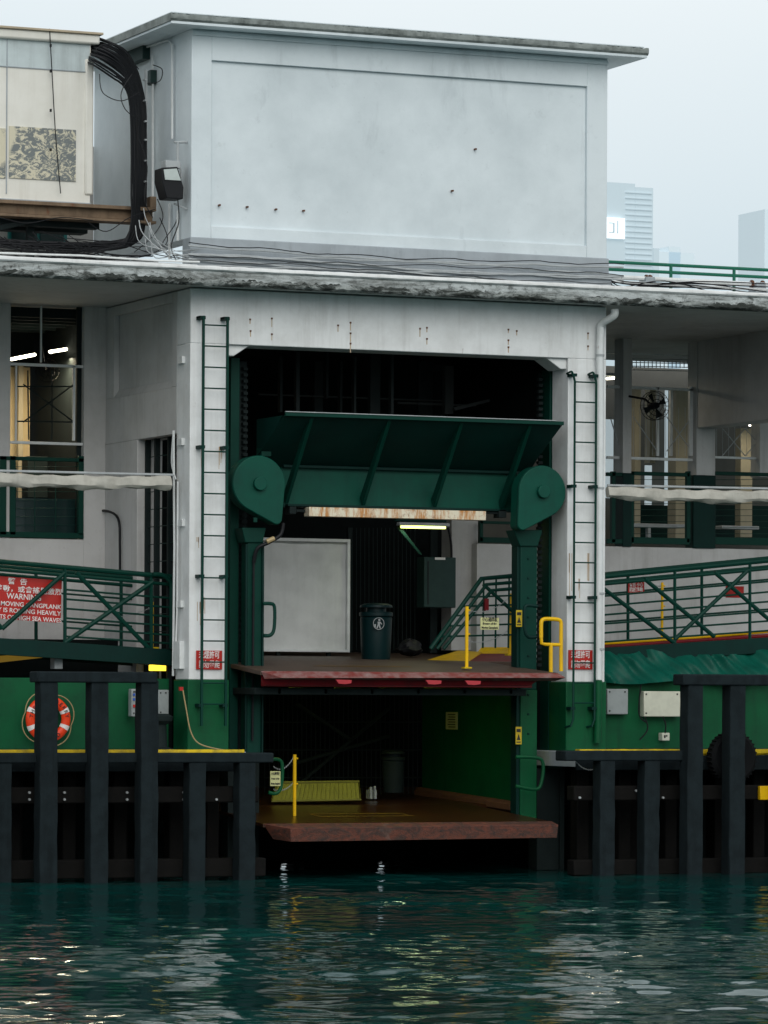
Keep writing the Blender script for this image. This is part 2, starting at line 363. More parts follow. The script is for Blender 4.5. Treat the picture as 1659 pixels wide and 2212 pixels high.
for v0,amp,r,dk in [(530,5,.007,1),(536,3,.014,0),(545,4,.013,0),(550,6,.005,1),(554,2,.018,0),(562,3,.015,0),(566,5,.005,1),(571,3,.014,0)]:
    z=S(412,v0,-.15).z; pts=[]
    for i in range(46):
        x=-.1+i*(XR+.3)/45; pts.append((x,-.16-.02*dk,z+math.sin(i*.7+v0)*amp*.003+random.uniform(-.006,.006)+.03*math.sin(i*.13+v0)))
    (m2 if dk else m).tube(pts,r,6)
m=MB(PC,'main_pipe',PIPE); z=S(500,584,-.3).z
m.tube([(-.3+i*.4,-.3,z+.005*math.sin(i)) for i in range(19)],.035,8); m.tube([(-9+i*.6,-.25,z+.03+.01*math.sin(i)) for i in range(16)],.03,8); m.tube([(-9+i*.6,-.35,z+.09+.01*math.sin(i*1.7)) for i in range(16)],.015,8)
m=MB(PC,'pipe_couplers',RUST)
for x in (1.3,3.2,5.1,6.3): m.tube([(x,-.3,z),(x+.07,-.3,z)],.043,8)
RR=top('roof_railing')
GRR=paint('roof_rail_green',L(6,98,76),.5,(.01,.08,.06,1),.3,.2)
m=MB(RR,'rails',GRR)
zt=S(1320,566,3.5).z; zb=S(1320,582,3.5).z
for zz in (zt,zb): m.tube([(XR-.5,3.5,zz),(XB,3.5,zz)],.027)
for x in np.arange(XR+.6,XB,1.15): m.tube([(x,3.5,zt),(x,3.5,zt-1.0)],.027)
RP=top('roof_pipeline')
m=MB(RP,'pipeline',PIPE); z=S(1320,598,.3).z
m.tube([(XR+.1,.3,z),(XB,.3,z-.02)],.035)
m.tube([(XR+.1,.2,z-.08),(XB,.2,z-.13)],.02)
m=MB(RP,'pipe_saddles',GREYC,.01)
for u in (1400,1638,1850):
    p=S(u,600,.3); m.prism([(p.x-.14,Zc1),(p.x+.14,Zc1),(p.x+.07,z+.02),(p.x-.07,z+.02)],.2,.45)
m=MB(RP,'valves',RUST,.005)
for u in (1397,1405,1625,1648): p=S(u,598,.25); m.tube([(p.x,.3,z),(p.x+.04,.3,z)],.06)
m=MB(RP,'black_leads',BLK)
for k in range(7):
    m.tube(smoothpts([S(1310,590+random.uniform(-5,15),.1),S(1330+random.uniform(-8,20),618+random.uniform(-12,8),.1),S(1420+k*15,612+random.uniform(-8,10),.1),S(1500+k*40,625+random.uniform(-12,8),.1)],5),.009,5)
DP=top('drainpipe')
m=MB(DP,'downpipe',PIPE); m.tube(smoothpts([S(1328,668,-.35),S(1326,682,-.33),S(1300,700,-.12),S(1297,720,-.1),S(1296,760,-.1)],5)+[S(1296,900,-.1),S(1294,1250,-.1),S(1292,1468,-.1)],.058,12)
m=MB(DP,'downpipe_base',GREENW); m.tube([S(1292,1469,-.1),S(1291,1605,-.1)],.06,12)
m=MB(DP,'pipe_clips',PIPEG,.003)
for v in (765,1052,1280,1400): m.tube([S(1296,v,-.1),S(1296,v+5,-.1)],.066,12)
def ladder(u0,u1,v0,v1,step,hook):
    l=top('wall_ladder'); m=MB(l,'rails',GREENR); Y=-.16
    xa=S(u0,1000,Y).x; xb=S(u1,1000,Y).x; z0=S(u0,v1,Y).z; z1=S(u0,v0,Y).z
    for x in (xa,xb):
        if hook:
            m.tube(smoothpts([(x-.06,-.01,z1+.0),(x-.06,Y,z1+.02),(x-.03,Y,z1-.03),(x,Y,z1-.12)],4)+[(x,Y,z0+.1),(x-.04,Y,z0),(x-.06,-.01,z0-.02)],.017,6)
        else:
            m.box(x-.016,x+.016,Y-.02,Y+.02,z0,z1); m.box(x-.05,x+.03,Y,-.0,z1-.03,z1)
    r=MB(l,'rungs',GREENR); z=z1-.13
    while z>z0+.05: r.tube([(xa,Y,z),(xb,Y,z)],.011,6); z-=step
    b=MB(l,'standoffs',GREEND)
    for i in range(4):
        zz=z1-(z1-z0)*(i*.315+.0)-.03
        for x in (xa,xb): b.box(x-.05,x+.03,Y-.015,.0,zz-.02,zz+.025)
ladder(438,490,682,1568,.303,False)
ladder(1241,1287,806,1568,.30,True)
def notice(u0,v0,u1,v1,lines,Y,bg=REDS,fg=SIGNW,name='notice_sign',tilt=0):
    t=top(name); m=MB(t,'plate',bg,.002); m.bx(u0,v0,u1,v1,Y,.012)
    n=len(lines); uc=(u0+u1)/2
    for i,(s,h,w) in enumerate(lines):
        vv=v0+(v1-v0)*(i+.5)/n + (u1-u0)/2*.012
        text(t,s,uc,vv,Y-.003,h,fg,w,tilt,bold=.0015)
    return t
notice(424,1405,480,1446,[('未經許可',13,44),('請勿攀爬',13,44)],-.03)
notice(1228,1404,1280,1446,[('未經許可',13,42),('請勿攀爬',13,42)],-.03)
# ------------- bays -------------
BAYL=3.6; BAYR=5.0
zp0=SX(372,938,0).z
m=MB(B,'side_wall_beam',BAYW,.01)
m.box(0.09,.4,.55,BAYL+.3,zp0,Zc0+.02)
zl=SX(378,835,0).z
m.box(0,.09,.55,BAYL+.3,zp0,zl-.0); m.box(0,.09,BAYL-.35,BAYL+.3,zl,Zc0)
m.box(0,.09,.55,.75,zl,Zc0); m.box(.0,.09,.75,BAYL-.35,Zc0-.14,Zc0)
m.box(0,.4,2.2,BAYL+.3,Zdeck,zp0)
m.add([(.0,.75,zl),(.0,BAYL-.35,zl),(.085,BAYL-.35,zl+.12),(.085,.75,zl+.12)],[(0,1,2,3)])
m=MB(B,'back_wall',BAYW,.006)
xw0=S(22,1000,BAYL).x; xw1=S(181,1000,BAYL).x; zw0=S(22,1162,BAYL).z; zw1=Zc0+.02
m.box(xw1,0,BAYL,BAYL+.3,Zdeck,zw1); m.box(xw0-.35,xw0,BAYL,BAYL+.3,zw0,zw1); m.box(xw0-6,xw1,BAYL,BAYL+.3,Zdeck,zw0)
WL=top('waiting_room_window')
m=MB(WL,'outer_frame',PIPE,.004)
for v in (783,952): m.bx(22,v,181,v+6,BAYL+.05,.06)
m.bx(88,660,91,783,BAYL+.1,.04); m.bx(34,790,37,952,BAYL+.05,.05); m.bx(158,790,163,952,BAYL+.05,.05)
m=MB(WL,'dark_jamb',DARK2,.004); m.bx(166,660,181,1160,BAYL+.12,.06)
m=MB(WL,'brace_bars',DARK2)
for a,b in [((50,830),(160,912)),((160,830),(50,912)),((37,910),(158,912)),((60,800),(62,950)),((112,800),(112,950)),((37,835),(158,835))]: m.tube([S(*a,BAYL+.08),S(*b,BAYL+.08)],.012,5)
m=MB(WL,'green_frame',GREENR,.005)
for q in [(0,985,181,993),(0,1148,181,1160),(22,985,34,1155),(170,985,181,1155),(0,985,14,1155)]: m.bx(*q,BAYL-.03,.08)
for v in range(1008,1148,18): m.st([(34,v),(172,v)],BAYL+.02,.005,5)
for u in (75,120): m.st([(u,990),(u,1150)],BAYL+.02,.008,5)
m=MB(WL,'lower_glass',GLASS); m.bx(34,1075,172,1150,BAYL+.25,.02)
m=MB(B,'waiting_room',ROOMW)
m.box(XA,0,7.2,7.4,Zdeck,Zc0)
m=MB(B,'waiting_room_partition',DARK); m.box(XA,0,7.0,7.15,Zdeck,S(22,1010,7.0).z); m.box(XA,0,7.0,7.15,S(22,790,7).z,Zc0)
m.box(.1,.4,BAYL+.3,9,Zdeck,Zc0)
m=MB(B,'waiting_room_fittings',DARK2,.01); m.bx(60,985,125,1075,6.6,.3); m.bx(130,790,136,1080,6.8,.1); m.bx(150,1000,172,1080,6.7,.1)
m=MB(B,'waiting_room_column',paint('cream_column',(.36,.31,.21,1),.6)); m.bx(40,790,50,1080,6.9,.09)
m=MB(B,'waiting_room_ceiling_beams',DARK2)
for i in range(6): m.box(XA,0,3.95+i*.5,4.0+i*.5,Zc0-.15,Zc0)
def tubelamp(par_name,a,b,mat,r=.03,housing=True,power=0,col=(1,.85,.6)):
    t=top(par_name); m=MB(t,'tube',mat); m.tube([a,b],r,8)
    a=Vector(a);b=Vector(b)
    if housing:
        h=MB(t,'batten',PIPEG,.004)
        h.box(min(a.x,b.x)-.05,max(a.x,b.x)+.05,a.y-.06,a.y+.06,max(a.z,b.z)+r,max(a.z,b.z)+r+.05)
    if power:
        c=(a+b)/2; area(t,(c.x,c.y,min(a.z,b.z)-r-.02),(b-a).length,.15,power,col)
tubelamp('ceiling_lamp',S(25,776,5),S(75,766,6.0),LAMPW,.025,False,55)
tubelamp('ceiling_lamp',S(108,760,5),S(158,752,6.0),LAMPW,.025,False,65)
m=MB(B,'side_opening_frame',DARK2,.004)
for y in (.62,1.2,1.75,2.15): m.box(.12,.2,y,y+.06,Zdeck,zp0)
m=MB(B,'side_opening_mesh',GREEND)
for i in range(14): zz=3.3+i*.26; m.tube([(.16,.6,zz),(.16,2.2,zz)],.007,5)
zfl=S(800,1740,1.4).z
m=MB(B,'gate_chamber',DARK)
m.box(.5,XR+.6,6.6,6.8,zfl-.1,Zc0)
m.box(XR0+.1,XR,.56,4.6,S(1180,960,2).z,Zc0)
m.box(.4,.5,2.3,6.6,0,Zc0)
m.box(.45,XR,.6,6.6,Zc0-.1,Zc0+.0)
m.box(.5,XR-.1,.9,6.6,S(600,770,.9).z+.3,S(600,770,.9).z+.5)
m=MB(B,'chamber_steelwork',paint('chamber_steel_paint',(.022,.034,.034,1),.6,(.006,.01,.01,1),.5,.4),.004)
for u,v0,v1,Y,w in [(605,770,890,3,6),(640,760,890,2.5,8),(680,780,890,4,18),(705,760,860,3,5),(735,780,895,3,5),(765,770,895,2.4,5),(800,760,895,3,22),(845,760,895,2.2,6),(905,780,895,4,30),(1060,780,890,3,6)]: m.bx(u,v0,u+w,v1,Y,.1)
m=MB(B,'chamber_pale_strips',paint('dim_grey_paint',(.06,.07,.07,1),.7)); m.bx(962,790,980,893,3.2,.1); m.bx(860,868,1160,872,3.5,.05); m.pp([(980,880),(1130,845),(1130,850),(984,887)],3,.05); m.bx(560,850,960,853,3.9,.05)
m=MB(B,'right_back_wall',BAYW,.006)
zs=S(1310,1180,BAYR).z; xr0=S(1030,1250,BAYR).x
m.box(xr0,XB,BAYR,BAYR+.3,Zdeck,zs)
m=MB(B,'right_bay_columns',BAYW,.006)
zg=S(1350,1022,BAYR).z
for u0,u1 in [(1344,1363),(1503,1544),(1640,1665)]:
    xa=S(u0,1000,BAYR).x; xb=S(u1,1000,BAYR).x; m.box(xa,xb,BAYR-.02,BAYR+.3,zg,Zc0+.02)
m2=MB(B,'right_bay_column_bases',GREEND,.006)
for u0,u1 in [(1344,1363),(1496,1544)]:
    xa=S(u0,1000,BAYR).x; xb=S(u1,1000,BAYR).x; m2.box(xa,xb,BAYR-.04,BAYR+.25,zs,zg)
Xs=S(1505,900,BAYR).x
m=MB(B,'right_side_wall_beam',BAYW,.01); m.box(Xs,Xs+.4,.5,BAYR-.03,SX(1560,918,Xs).z,Zc0+.02)
WR=top('concourse_window')
m=MB(WR,'pale_frames',PIPE,.004)
for v in (832,985): m.bx(1312,v,1502,v+6,BAYR+.1,.05)
m.bx(1420,835,1424,985,BAYR+.1,.05); m.bx(1490,835,1500,985,BAYR+.1,.05); m.bx(1448,840,1454,985,BAYR+.5,.05)
m.bx(1545,985,1700,990,BAYR+.1,.05); m.bx(1312,760,1500,763,BAYR+.4,.05)
m=MB(WR,'ceiling_louvres',PIPEG)
for i in range(16): u=1366+i*8.6; m.st([(u,780),(u,795)],BAYR+.3,.008,5)
for i in range(4): m.st([(1366,775+i*8),(1502,778+i*8)],BAYR+.35+i*.3,.008,5)
m=MB(WR,'mesh_bars',PIPEG)
for u in range(1368,1500,14): m.st([(u,880),(u,985)],BAYR+.2,.004,4)
for u in range(1548,1680,13): m.st([(u,920),(u,985)],BAYR+.2,.004,4)
for a,b in [((1440,900),(1495,975)),((1495,900),(1440,975)),((1560,925),(1610,985)),((1610,925),(1560,985)),((1610,925),(1660,985)),((1660,925),(1610,985)),((1368,900),(1420,975)),((1318,900),(1340,975))]: m.tube([S(*a,BAYR+.15),S(*b,BAYR+.15)],.009,5)
m=MB(WR,'green_frames',GREENR,.005)
for q in [(1312,1020,1345,1028),(1364,1018,1490,1026),(1364,1160,1490,1174),(1364,1018,1370,1172),(1484,1018,1492,1172),(1545,1018,1700,1026),(1545,1160,1700,1176),(1322,1018,1330,1172),(1037,1125,1112,1131),(1037,1160,1112,1172),(1037,1125,1044,1170),(1312,1164,1345,1174)]: m.bx(*q,BAYR-.03,.08)
for v in range(1036,1160,13): m.st([(1366,v),(1488,v)],BAYR+.02,.006,4); m.st([(1546,v),(1700,v)],BAYR+.02,.006,4)
m=MB(B,'concourse_room',ROOMG); m.box(xr0,XB,10,10.2,Zdeck,Zc0)
m=MB(B,'concourse_back_windows',plain('painted_daylight_glass',(.35,.42,.45,1),.3,.8)); m.bx(1290,905,1325,1075,9.8,.05); m.bx(1438,840,1450,1165,9.8,.05); m.bx(1395,1005,1408,1090,9.8,.05)  # emission paints the outside daylight onto these panes
m=MB(B,'concourse_columns',paint('dim_cream',(.38,.35,.26,1),.6)); m.bx(1460,840,1490,1170,8,.3); m.bx(1372,840,1384,1160,7.5,.2); m.bx(1600,925,1625,1160,7.7,.2); m.bx(1404,840,1416,1000,8.6,.2)
m=MB(B,'concourse_dado',GREEND,.005); m.bx(1364,1090,1500,1165,8.8,.1); m.bx(1545,1090,1700,1165,8.8,.1)
m=MB(B,'concourse_benches',PIPEG,.005); m.bx(1364,1130,1480,1138,7,.3); m.bx(1560,1135,1640,1142,7,.3); m.bx(1400,1138,1406,1172,7,.1)
tubelamp('ceiling_lamp',S(1310,818,6.5),S(1340,816,6.5),LAMPW,.02,True,12); tubelamp('ceiling_lamp',S(1618,918,7),S(1668,921,7),LAMPW,.02,True,8)
FN=top('wall_fan'); p=S(1418,876,BAYR-.35); m=MB(FN,'cage',BLK)
for r in (.235,.17,.1): m.tube([(p.x+r*math.cos(i*.2618),p.y-.03*(1-r/.235),p.z+r*math.sin(i*.2618)) for i in range(24)],.006,5,True)
m.tube([(p.x+.235*math.cos(i*.2618),p.y+.12,p.z+.235*math.sin(i*.2618)) for i in range(24)],.006,5,True)
for i in range(20):
    a=i*math.pi/10; m.tube([(p.x,p.y-.04,p.z),(p.x+.235*math.cos(a),p.y,p.z+.235*math.sin(a)),(p.x+.235*math.cos(a),p.y+.12,p.z+.235*math.sin(a))],.003,4)
m=MB(FN,'blades',DARK2)
for i in range(4):
    a=i*math.pi/2+.4; ca,sa=math.cos(a),math.sin(a)
    m.add([(p.x+.03*ca,p.y+.05,p.z+.03*sa),(p.x+.2*ca-.07*sa,p.y+.03,p.z+.2*sa+.07*ca),(p.x+.21*ca+.05*sa,p.y+.08,p.z+.21*sa-.05*ca)],[(0,1,2)])
m=MB(FN,'motor_and_arm',BLK); m.lathe((p.x,p.y,p.z),[(.05,-.02),(.06,.05),(.06,.2)],12,'Y'); m.tube([(p.x,p.y+.15,p.z),(p.x-.05,p.y+.3,p.z+.12),(p.x-.35,p.y+.3,p.z+.16)],.02,6)
FN2=top('wall_fan'); p=S(102,800,BAYL+.8); m=MB(FN2,'cage',BLK)
for r in (.2,.13): m.tube([(p.x+r*math.cos(i*.2618),p.y,p.z+r*.9*math.sin(i*.2618)) for i in range(24)],.007,5,True)
for i in range(10):
    a=i*math.pi/5; m.tube([(p.x,p.y-.04,p.z),(p.x+.2*math.cos(a),p.y,p.z+.18*math.sin(a))],.005,4)
m.tube([(p.x,p.y,p.z),(p.x,p.y+.2,p.z+.4)],.02,6)
AWN=paint('awning_canvas',(.46,.45,.40,1),.7,(.18,.17,.14,1),.5,.3,.0,.5,4)
def awning(u0,v0,u1,v1):
    t=top('rolled_awning'); m=MB(t,'canvas_roll',AWN)
    a=S(u0,v0,.25); b=S(u1,v1,.25); n=40; vs=[];fs=[];k=12
    for i in range(n+1):
        c=a.lerp(b,i/n)+Vector((0,0,-.03*math.sin(math.pi*i/n)))
        for j in range(k):
            an=2*math.pi*j/k; r=.08*(1+.12*math.sin(i*1.1+j)+.08*math.sin(i*.37+j*2)); 
            if math.sin(an)<0: r*=1.15+.25*abs(math.sin(i*.2))
            vs.append((c.x,c.y+r*.8*math.cos(an),c.z+r*math.sin(an)))
    for i in range(n):
        for j in range(k): fs.append((i*k+j,i*k+(j+1)%k,(i+1)*k+(j+1)%k,(i+1)*k+j))
    fs+=[tuple(range(k)),tuple(range(n*k,n*k+k))]; m.add(vs,fs)
    m=MB(t,'top_rod',PIPEG); m.tube([a+Vector((0,0,.095)),b+Vector((0.05,0,.095))],.018,6)
awning(-60,1030,368,1040); awning(1312,1062,1720,1070)
m=MB(B,'pillar_side_pipes',PIPE)
m.tube([SX(375,930,-.06),SX(377,1180,-.06),SX(374,1460,-.06)],.018,6); m.tube([SX(384,1040,-.05),SX(383,1300,-.05),SX(378,1440,-.05)],.014,6)
m.tube(smoothpts([SX(374,940,-.06),SX(371,1000,-.06),SX(380,1035,-.06)],4),.012,6)
m=MB(B,'pillar_side_boxes',PIPE,.004)
for u,v in [(392,778),(391,955),(392,1130),(389,1305)]:
    p=SX(u,v,-.02); m.box(-.05,0,p.y-.1,p.y+.1,p.z-.05,p.z+.05)
p=SX(388,1415,-.02); m.box(-.07,0,p.y-.13,p.y+.13,p.z-.2,p.z+.2)
m=MB(B,'bay_conduit',BLK); m.tube(smoothpts([SX(190,1110,-.04),SX(225,1103,-.04),SX(255,1120,-.04),SX(259,1180,-.04),SX(259,1255,-.04)],5),.02,6)
# ------------- gate machinery -------------
G=top('gangplank_hoist_frame')
m=MB(G,'guide_columns',GREENR,.008)
m.bx(497,772,516,1625,.58,.3); m.bx(1186,798,1216,1660,.58,.3)
m=MB(G,'guide_columns_back',DARK2,.008); m.bx(514,780,532,1640,.95,.2); m.bx(1172,805,1186,1800,.8,.2); m.bx(1212,770,1222,1880,.7,.15)
m.bx(492,1620,560,1880,.7,.3); m.bx(1160,1660,1212,1880,.75,.3)
m=MB(G,'rack_teeth',DARK2)
z=S(520,800,.9).z
while z>3: 
    p=S(526,1000,.9); m.box(p.x-.02,p.x+.05,.86,.96,z,z+.045); q=S(1168,1000,.75); m.box(q.x-.05,q.x+.02,.72,.8,z,z+.045); z-=.09
m=MB(G,'lower_legs',GREENR,.01)
m.bx(534,1165,568,1630,.25,.25); m.pp([(523,1140),(575,1140),(568,1172),(530,1172)],.22,.3)
m.bx(1124,1170,1160,1490,.25,.25); m.pp([(1110,1145),(1172,1145),(1162,1180),(1124,1180)],.22,.3)
m=MB(G,'lower_leg_foot',GREENW,.01); m.bx(1124,1490,1160,1780,.25,.25)
m=MB(G,'leg_edges',GREEND,.004); m.bx(530,1175,534,1630,.21,.04); m.bx(1116,1180,1124,1775,.28,.2); m.bx(566,1175,570,1630,.21,.04)
for v in range(1200,1620,42): m.bx(545,v,549,v+4,.235,.02); m.bx(1140,v+5,1144,v+9,.235,.02)
def cam(name,cu,cv,rp,tu,tv,Y):
    c=S(cu,cv,Y); t=S(tu,tv,Y); R=rp/150; r=.085
    pts=[]
    for i in range(56):
        a=2*math.pi*i/56; pts.append((c.x+R*math.cos(a),c.z+R*math.sin(a))); pts.append((t.x+r*math.cos(a),t.z+r*math.sin(a)))
    pts=sorted(set(pts))
    def half(ps):
        h=[]
        for p in ps:
            while len(h)>1 and (h[-1][0]-h[-2][0])*(p[1]-h[-2][1])-(h[-1][1]-h[-2][1])*(p[0]-h[-2][0])<=0: h.pop()
            h.append(p)
        return h
    hull=half(pts)[:-1]+half(pts[::-1])[:-1]
    m=MB(G,name,GREEN,.012); m.prism(hull,Y,Y+.28)
    h=MB(G,name+'_hub',GREEN,.01); h.lathe((c.x,Y,c.z),[(.10,-.07),(.10,0.02)],20,'Y')
    k=MB(G,name+'_rim',GREENR,.004); 
    k.prism([(c.x+(x-c.x)*1.015,c.z+(zz-c.z)*1.015) for x,zz in hull],Y+.03,Y+.06)
cam('cable_drum_cover_a',560,1045,61,598,1120,-.02)
cam('cable_drum_cover_b',1172,1062,58,1130,1133,-.02)
H=top('hinged_weather_hood')
x0=S(615,893,-.35).x; x1=S(1216,914,-.35).x; zt=S(615,897,-.35).z; yb=.7; xb0=S(608,1000,yb).x; xb1=S(1118,1010,yb).x
zb=S(640,1008,yb).z; zl=S(640,1092,yb).z
m=MB(H,'sloping_sheet',GREEND,.004); 
m.add([(x0,-.35,zt),(x1,-.35,zt),(x1-.1,yb,zb),(x0-.1,yb,zb),(x0,-.36,zt+.02),(x1,-.36,zt+.02),(x1-.1,yb,zb+.02),(x0-.1,yb,zb+.02)],[(0,1,2,3),(7,6,5,4),(0,4,5,1),(1,5,6,2),(2,6,7,3),(3,7,4,0)])
m=MB(H,'front_lip',GREENR,.004); m.box(x0,x1,-.39,-.35,zt-.01,zt+.045)
m=MB(H,'front_lip_flash',PIPEG,.002); m.box(x0,x0+(x1-x0)*.97,-.4,-.36,zt+.046,zt+.058)
m=MB(H,'lower_beam',GREEN,.006); m.box(xb0,xb1,yb,yb+.12,zl,zb)
m=MB(H,'beam_flanges',GREEND,.004); m.box(xb0,xb1,yb-.09,yb,zb-.02,zb+.02); m.box(xb0,xb1,yb-.09,yb,zl-.03,zl+.015)
m=MB(H,'struts',GREENR,.005)
for f in (.10,.375,.635,.885):
    xx=x0+(x1-x0)*f
    a=Vector((xx,-.33,zt-.0)); b=Vector((xx-.02,yb-.06,zl+.02)); w=.028
    m.add([a+Vector((-w,0,0)),a+Vector((w,0,0)),b+Vector((w,-.03,0)),b+Vector((-w,-.03,0)),a+Vector((-w,.12,0)),a+Vector((w,.12,0)),b+Vector((w,.05,.12)),b+Vector((-w,.05,.12))],[(0,1,2,3),(4,7,6,5),(0,4,5,1),(1,5,6,2),(2,6,7,3),(3,7,4,0)])
    m.tube([(xx-.0,-.3,zt-.02),(xx-.06,yb,zb+.03)],.02,5)
m=MB(H,'end_gussets',GREEND,.004)
for xx in (x0-.02,x1-.08): m.add([(xx,-.3,zt),(xx,yb,zb),(xx,yb,zt-.0),(xx+.02,-.3,zt),(xx+.02,yb,zb),(xx+.02,yb,zt)],[(0,1,2),(5,4,3),(0,3,4,1),(1,4,5,2),(2,5,3,0)])
SBm=top('spreader_beam')
m=MB(SBm,'white_steel_beam',BEAMR,.006); m.bx(668,1095,1050,1115,.40,.2)
m=MB(SBm,'end_shackles',DARK2,.006); m.bx(626,1094,640,1110,.5,.2); m.bx(640,1100,665,1106,.55,.1); m.bx(1052,1104,1094,1110,.55,.1); m.bx(1078,1100,1094,1118,.5,.2)
m=MB(SBm,'beam_flange',GREEND,.004); m.bx(622,1088,1100,1093,.5,.3)
m=MB(G,'hoses',BLK); m.tube(smoothpts([S(612,1130,.1),S(606,1155,.1),S(580,1172,.1),S(556,1185,.15),S(548,1215,.2)],5),.028,8); m.tube([S(548,1215,.2),S(545,1600,.2)],.018,6)
m=MB(G,'hose_fitting',plain('brass',(.4,.3,.15,1),.4)); m.tube([S(592,1163,.08),S(576,1170,.08)],.035,8)
m=MB(G,'hose_bracket',GREENR,.004); m.bx(565,968,586,985,.4,.2); m.bx(548,1118,556,1128,-.04,.02)
UP=top('upper_gangplank')
m=MB(UP,'deck_plate',PLANK,.004)
pa=S(568,1447,-.85);pb=S(1212,1456,-.85)
zf=(pa.z+pb.z)/2; zbk=S(800,1428,1.4).z
m.slab([(pa.x,-.75,zf),(pb.x-.0,-.75,zf),(pb.x-.15,1.4,zbk),(pa.x+.1,1.4,zbk)],.06)
m=MB(UP,'front_fold',PLRED,.006)
m.add([(pa.x,-.76,zf+.0),(pb.x,-.76,zf+.0),(pb.x+.03,-.95,zf-.07),(pa.x+.25,-.98,zf-.10),(pa.x+.06,-.76,zf-.12),(pb.x-.05,-.76,zf-.12)],[(0,1,2,3),(3,2,5,4),(0,3,4),(1,5,2),(0,4,5,1)])
m=MB(UP,'underside_beam',PLRED2,.006)
m.box(pa.x+.15,pb.x-.35,-.6,-.4,zf-.22,zf-.06); m.add([(pa.x+.02,-.7,zf-.06),(pb.x-.25,-.7,zf-.08),(pb.x-.4,-.65,zf-.18),(pa.x+.1,-.65,zf-.2)],[(0,1,2,3)])
m=MB(UP,'rubber_pads',plain('faded_red_rubber',L(176,50,58),.6),.003)
for u,dv in ((726,0),(920,1),(1005,2)): m.pp([(u,1468+dv),(u+34,1469+dv),(u+33,1476+dv),(u+20,1478+dv),(u+6,1477+dv)],-.99,.04)
m=MB(UP,'underframe',DARK2,.01); m.box(pa.x+.1,pb.x-.3,-.3,1.2,zf-.34,zf-.24)
for u in (600,700,800,900,1000,1100): m.bx(u,1485,u+8,1500,-.3,1.4)
m=MB(UP,'yellow_lines',YELM); 
def on_deck(m,u0,u1,y0,y1,off=.006):
    a=S(u0,1440,y0).x;b=S(u1,1440,y0).x
    za=zf+(y0+.75)/2.15*(zbk-zf); zb_=zf+(y1+.75)/2.15*(zbk-zf)
    m.add([(a,y0,za+off),(b,y0,za+off),(b,y1,zb_+off),(a,y1,zb_+off)],[(0,1,2,3)])
on_deck(m,680,890,.2,.28)
m=MB(B,'upper_landing_floor',PLANK); m.slab([(.5,1.42,zbk),(XR,1.42,zbk),(XR,6.6,S(800,1410,6.6).z),(.5,6.6,S(800,1410,6.6).z)],.18)
m=MB(B,'upper_landing_edge',RUST,.004); m.box(.5,XR-.2,1.2,1.38,zbk-.25,zbk-.07)
R=top('landing_ramp')
m=MB(R,'red_tread',PLRED2); m.slab([S(990,1438,1.4),S(1112,1443,1.2),S(1112,1412,2.6),S(1035,1412,2.8)],.06)
m=MB(R,'yellow_border',YEL); m.slab([S(915,1428,2.2),S(1002,1437,1.5),S(1040,1408,2.8),S(990,1405,3.4)],.05)
m.slab([S(1030,1411,2.9),S(1112,1410,2.7),S(1112,1398,3.0),S(1040,1398,3.1)],.05)
BD=top('notice_board')
m=MB(BD,'sheet',BOARD,.0)
xa=S(560,1280,4.2).x; xb=S(746,1280,4.2).x; z0=S(560,1402,4.2).z; z1=S(746,1172,4.2).z
n=44; vs=[];fs=[]
for i in range(n+1):
    for j in range(n+1):
        a=i/n; b=j/n
        vs.append((xa+(xb-xa)*a,4.19+.0025*math.sin(b*34+a*7)+.003*math.sin(a*14+b*16)+.012*math.sin((a-b)*9)+.004*math.sin(a*25-b*9),z0+(z1-z0)*b))
for i in range(n):
    for j in range(n): a=i*(n+1)+j; fs.append((a,a+n+1,a+n+2,a+1))
m.add(vs,fs)
m=MB(BD,'frame',PIPE,.006); m.box(xb,xb+.05,4.12,4.26,z0-.04,z1+.05); m.box(xa,xb,4.12,4.26,z1,z1+.05); m.box(xa,xb,4.12,4.26,z0-.04,z0)
m=MB(BD,'legs',DARK2); m.box(xa+.3,xa+.36,4.2,4.26,z0-.3,z0-.04); m.box(xb-.3,xb-.24,4.2,4.26,z0-.3,z0-.04)
m=MB(B,'mesh_partition',DARK2)
for u in range(752,900,9): m.st([(u,1140),(u,1405)],5.6,.008,4)
m.bx(752,1140,760,1410,5.5,.08); m.bx(930,1140,945,1410,5.5,.08)
m=MB(B,'column_in_chamber',BAYW,.008); m.bx(975,1118,1032,1405,5.2,.4)
m=MB(B,'column_pipe',BLK); m.tube(smoothpts([S(968,1140,5.1),S(975,1180,5.1),S(975,1260,5.1)]),.02,6)
EC=top('electrical_cabinet'); m=MB(EC,'enclosure',GREYD,.012); m.bx(916,1203,985,1312,4.6,.3)
m=MB(EC,'label',SIGNW); m.bx(940,1204,962,1209,4.59,.01)
m=MB(EC,'door_seam',BLK); m.bx(924,1212,926,1306,4.593,.01)
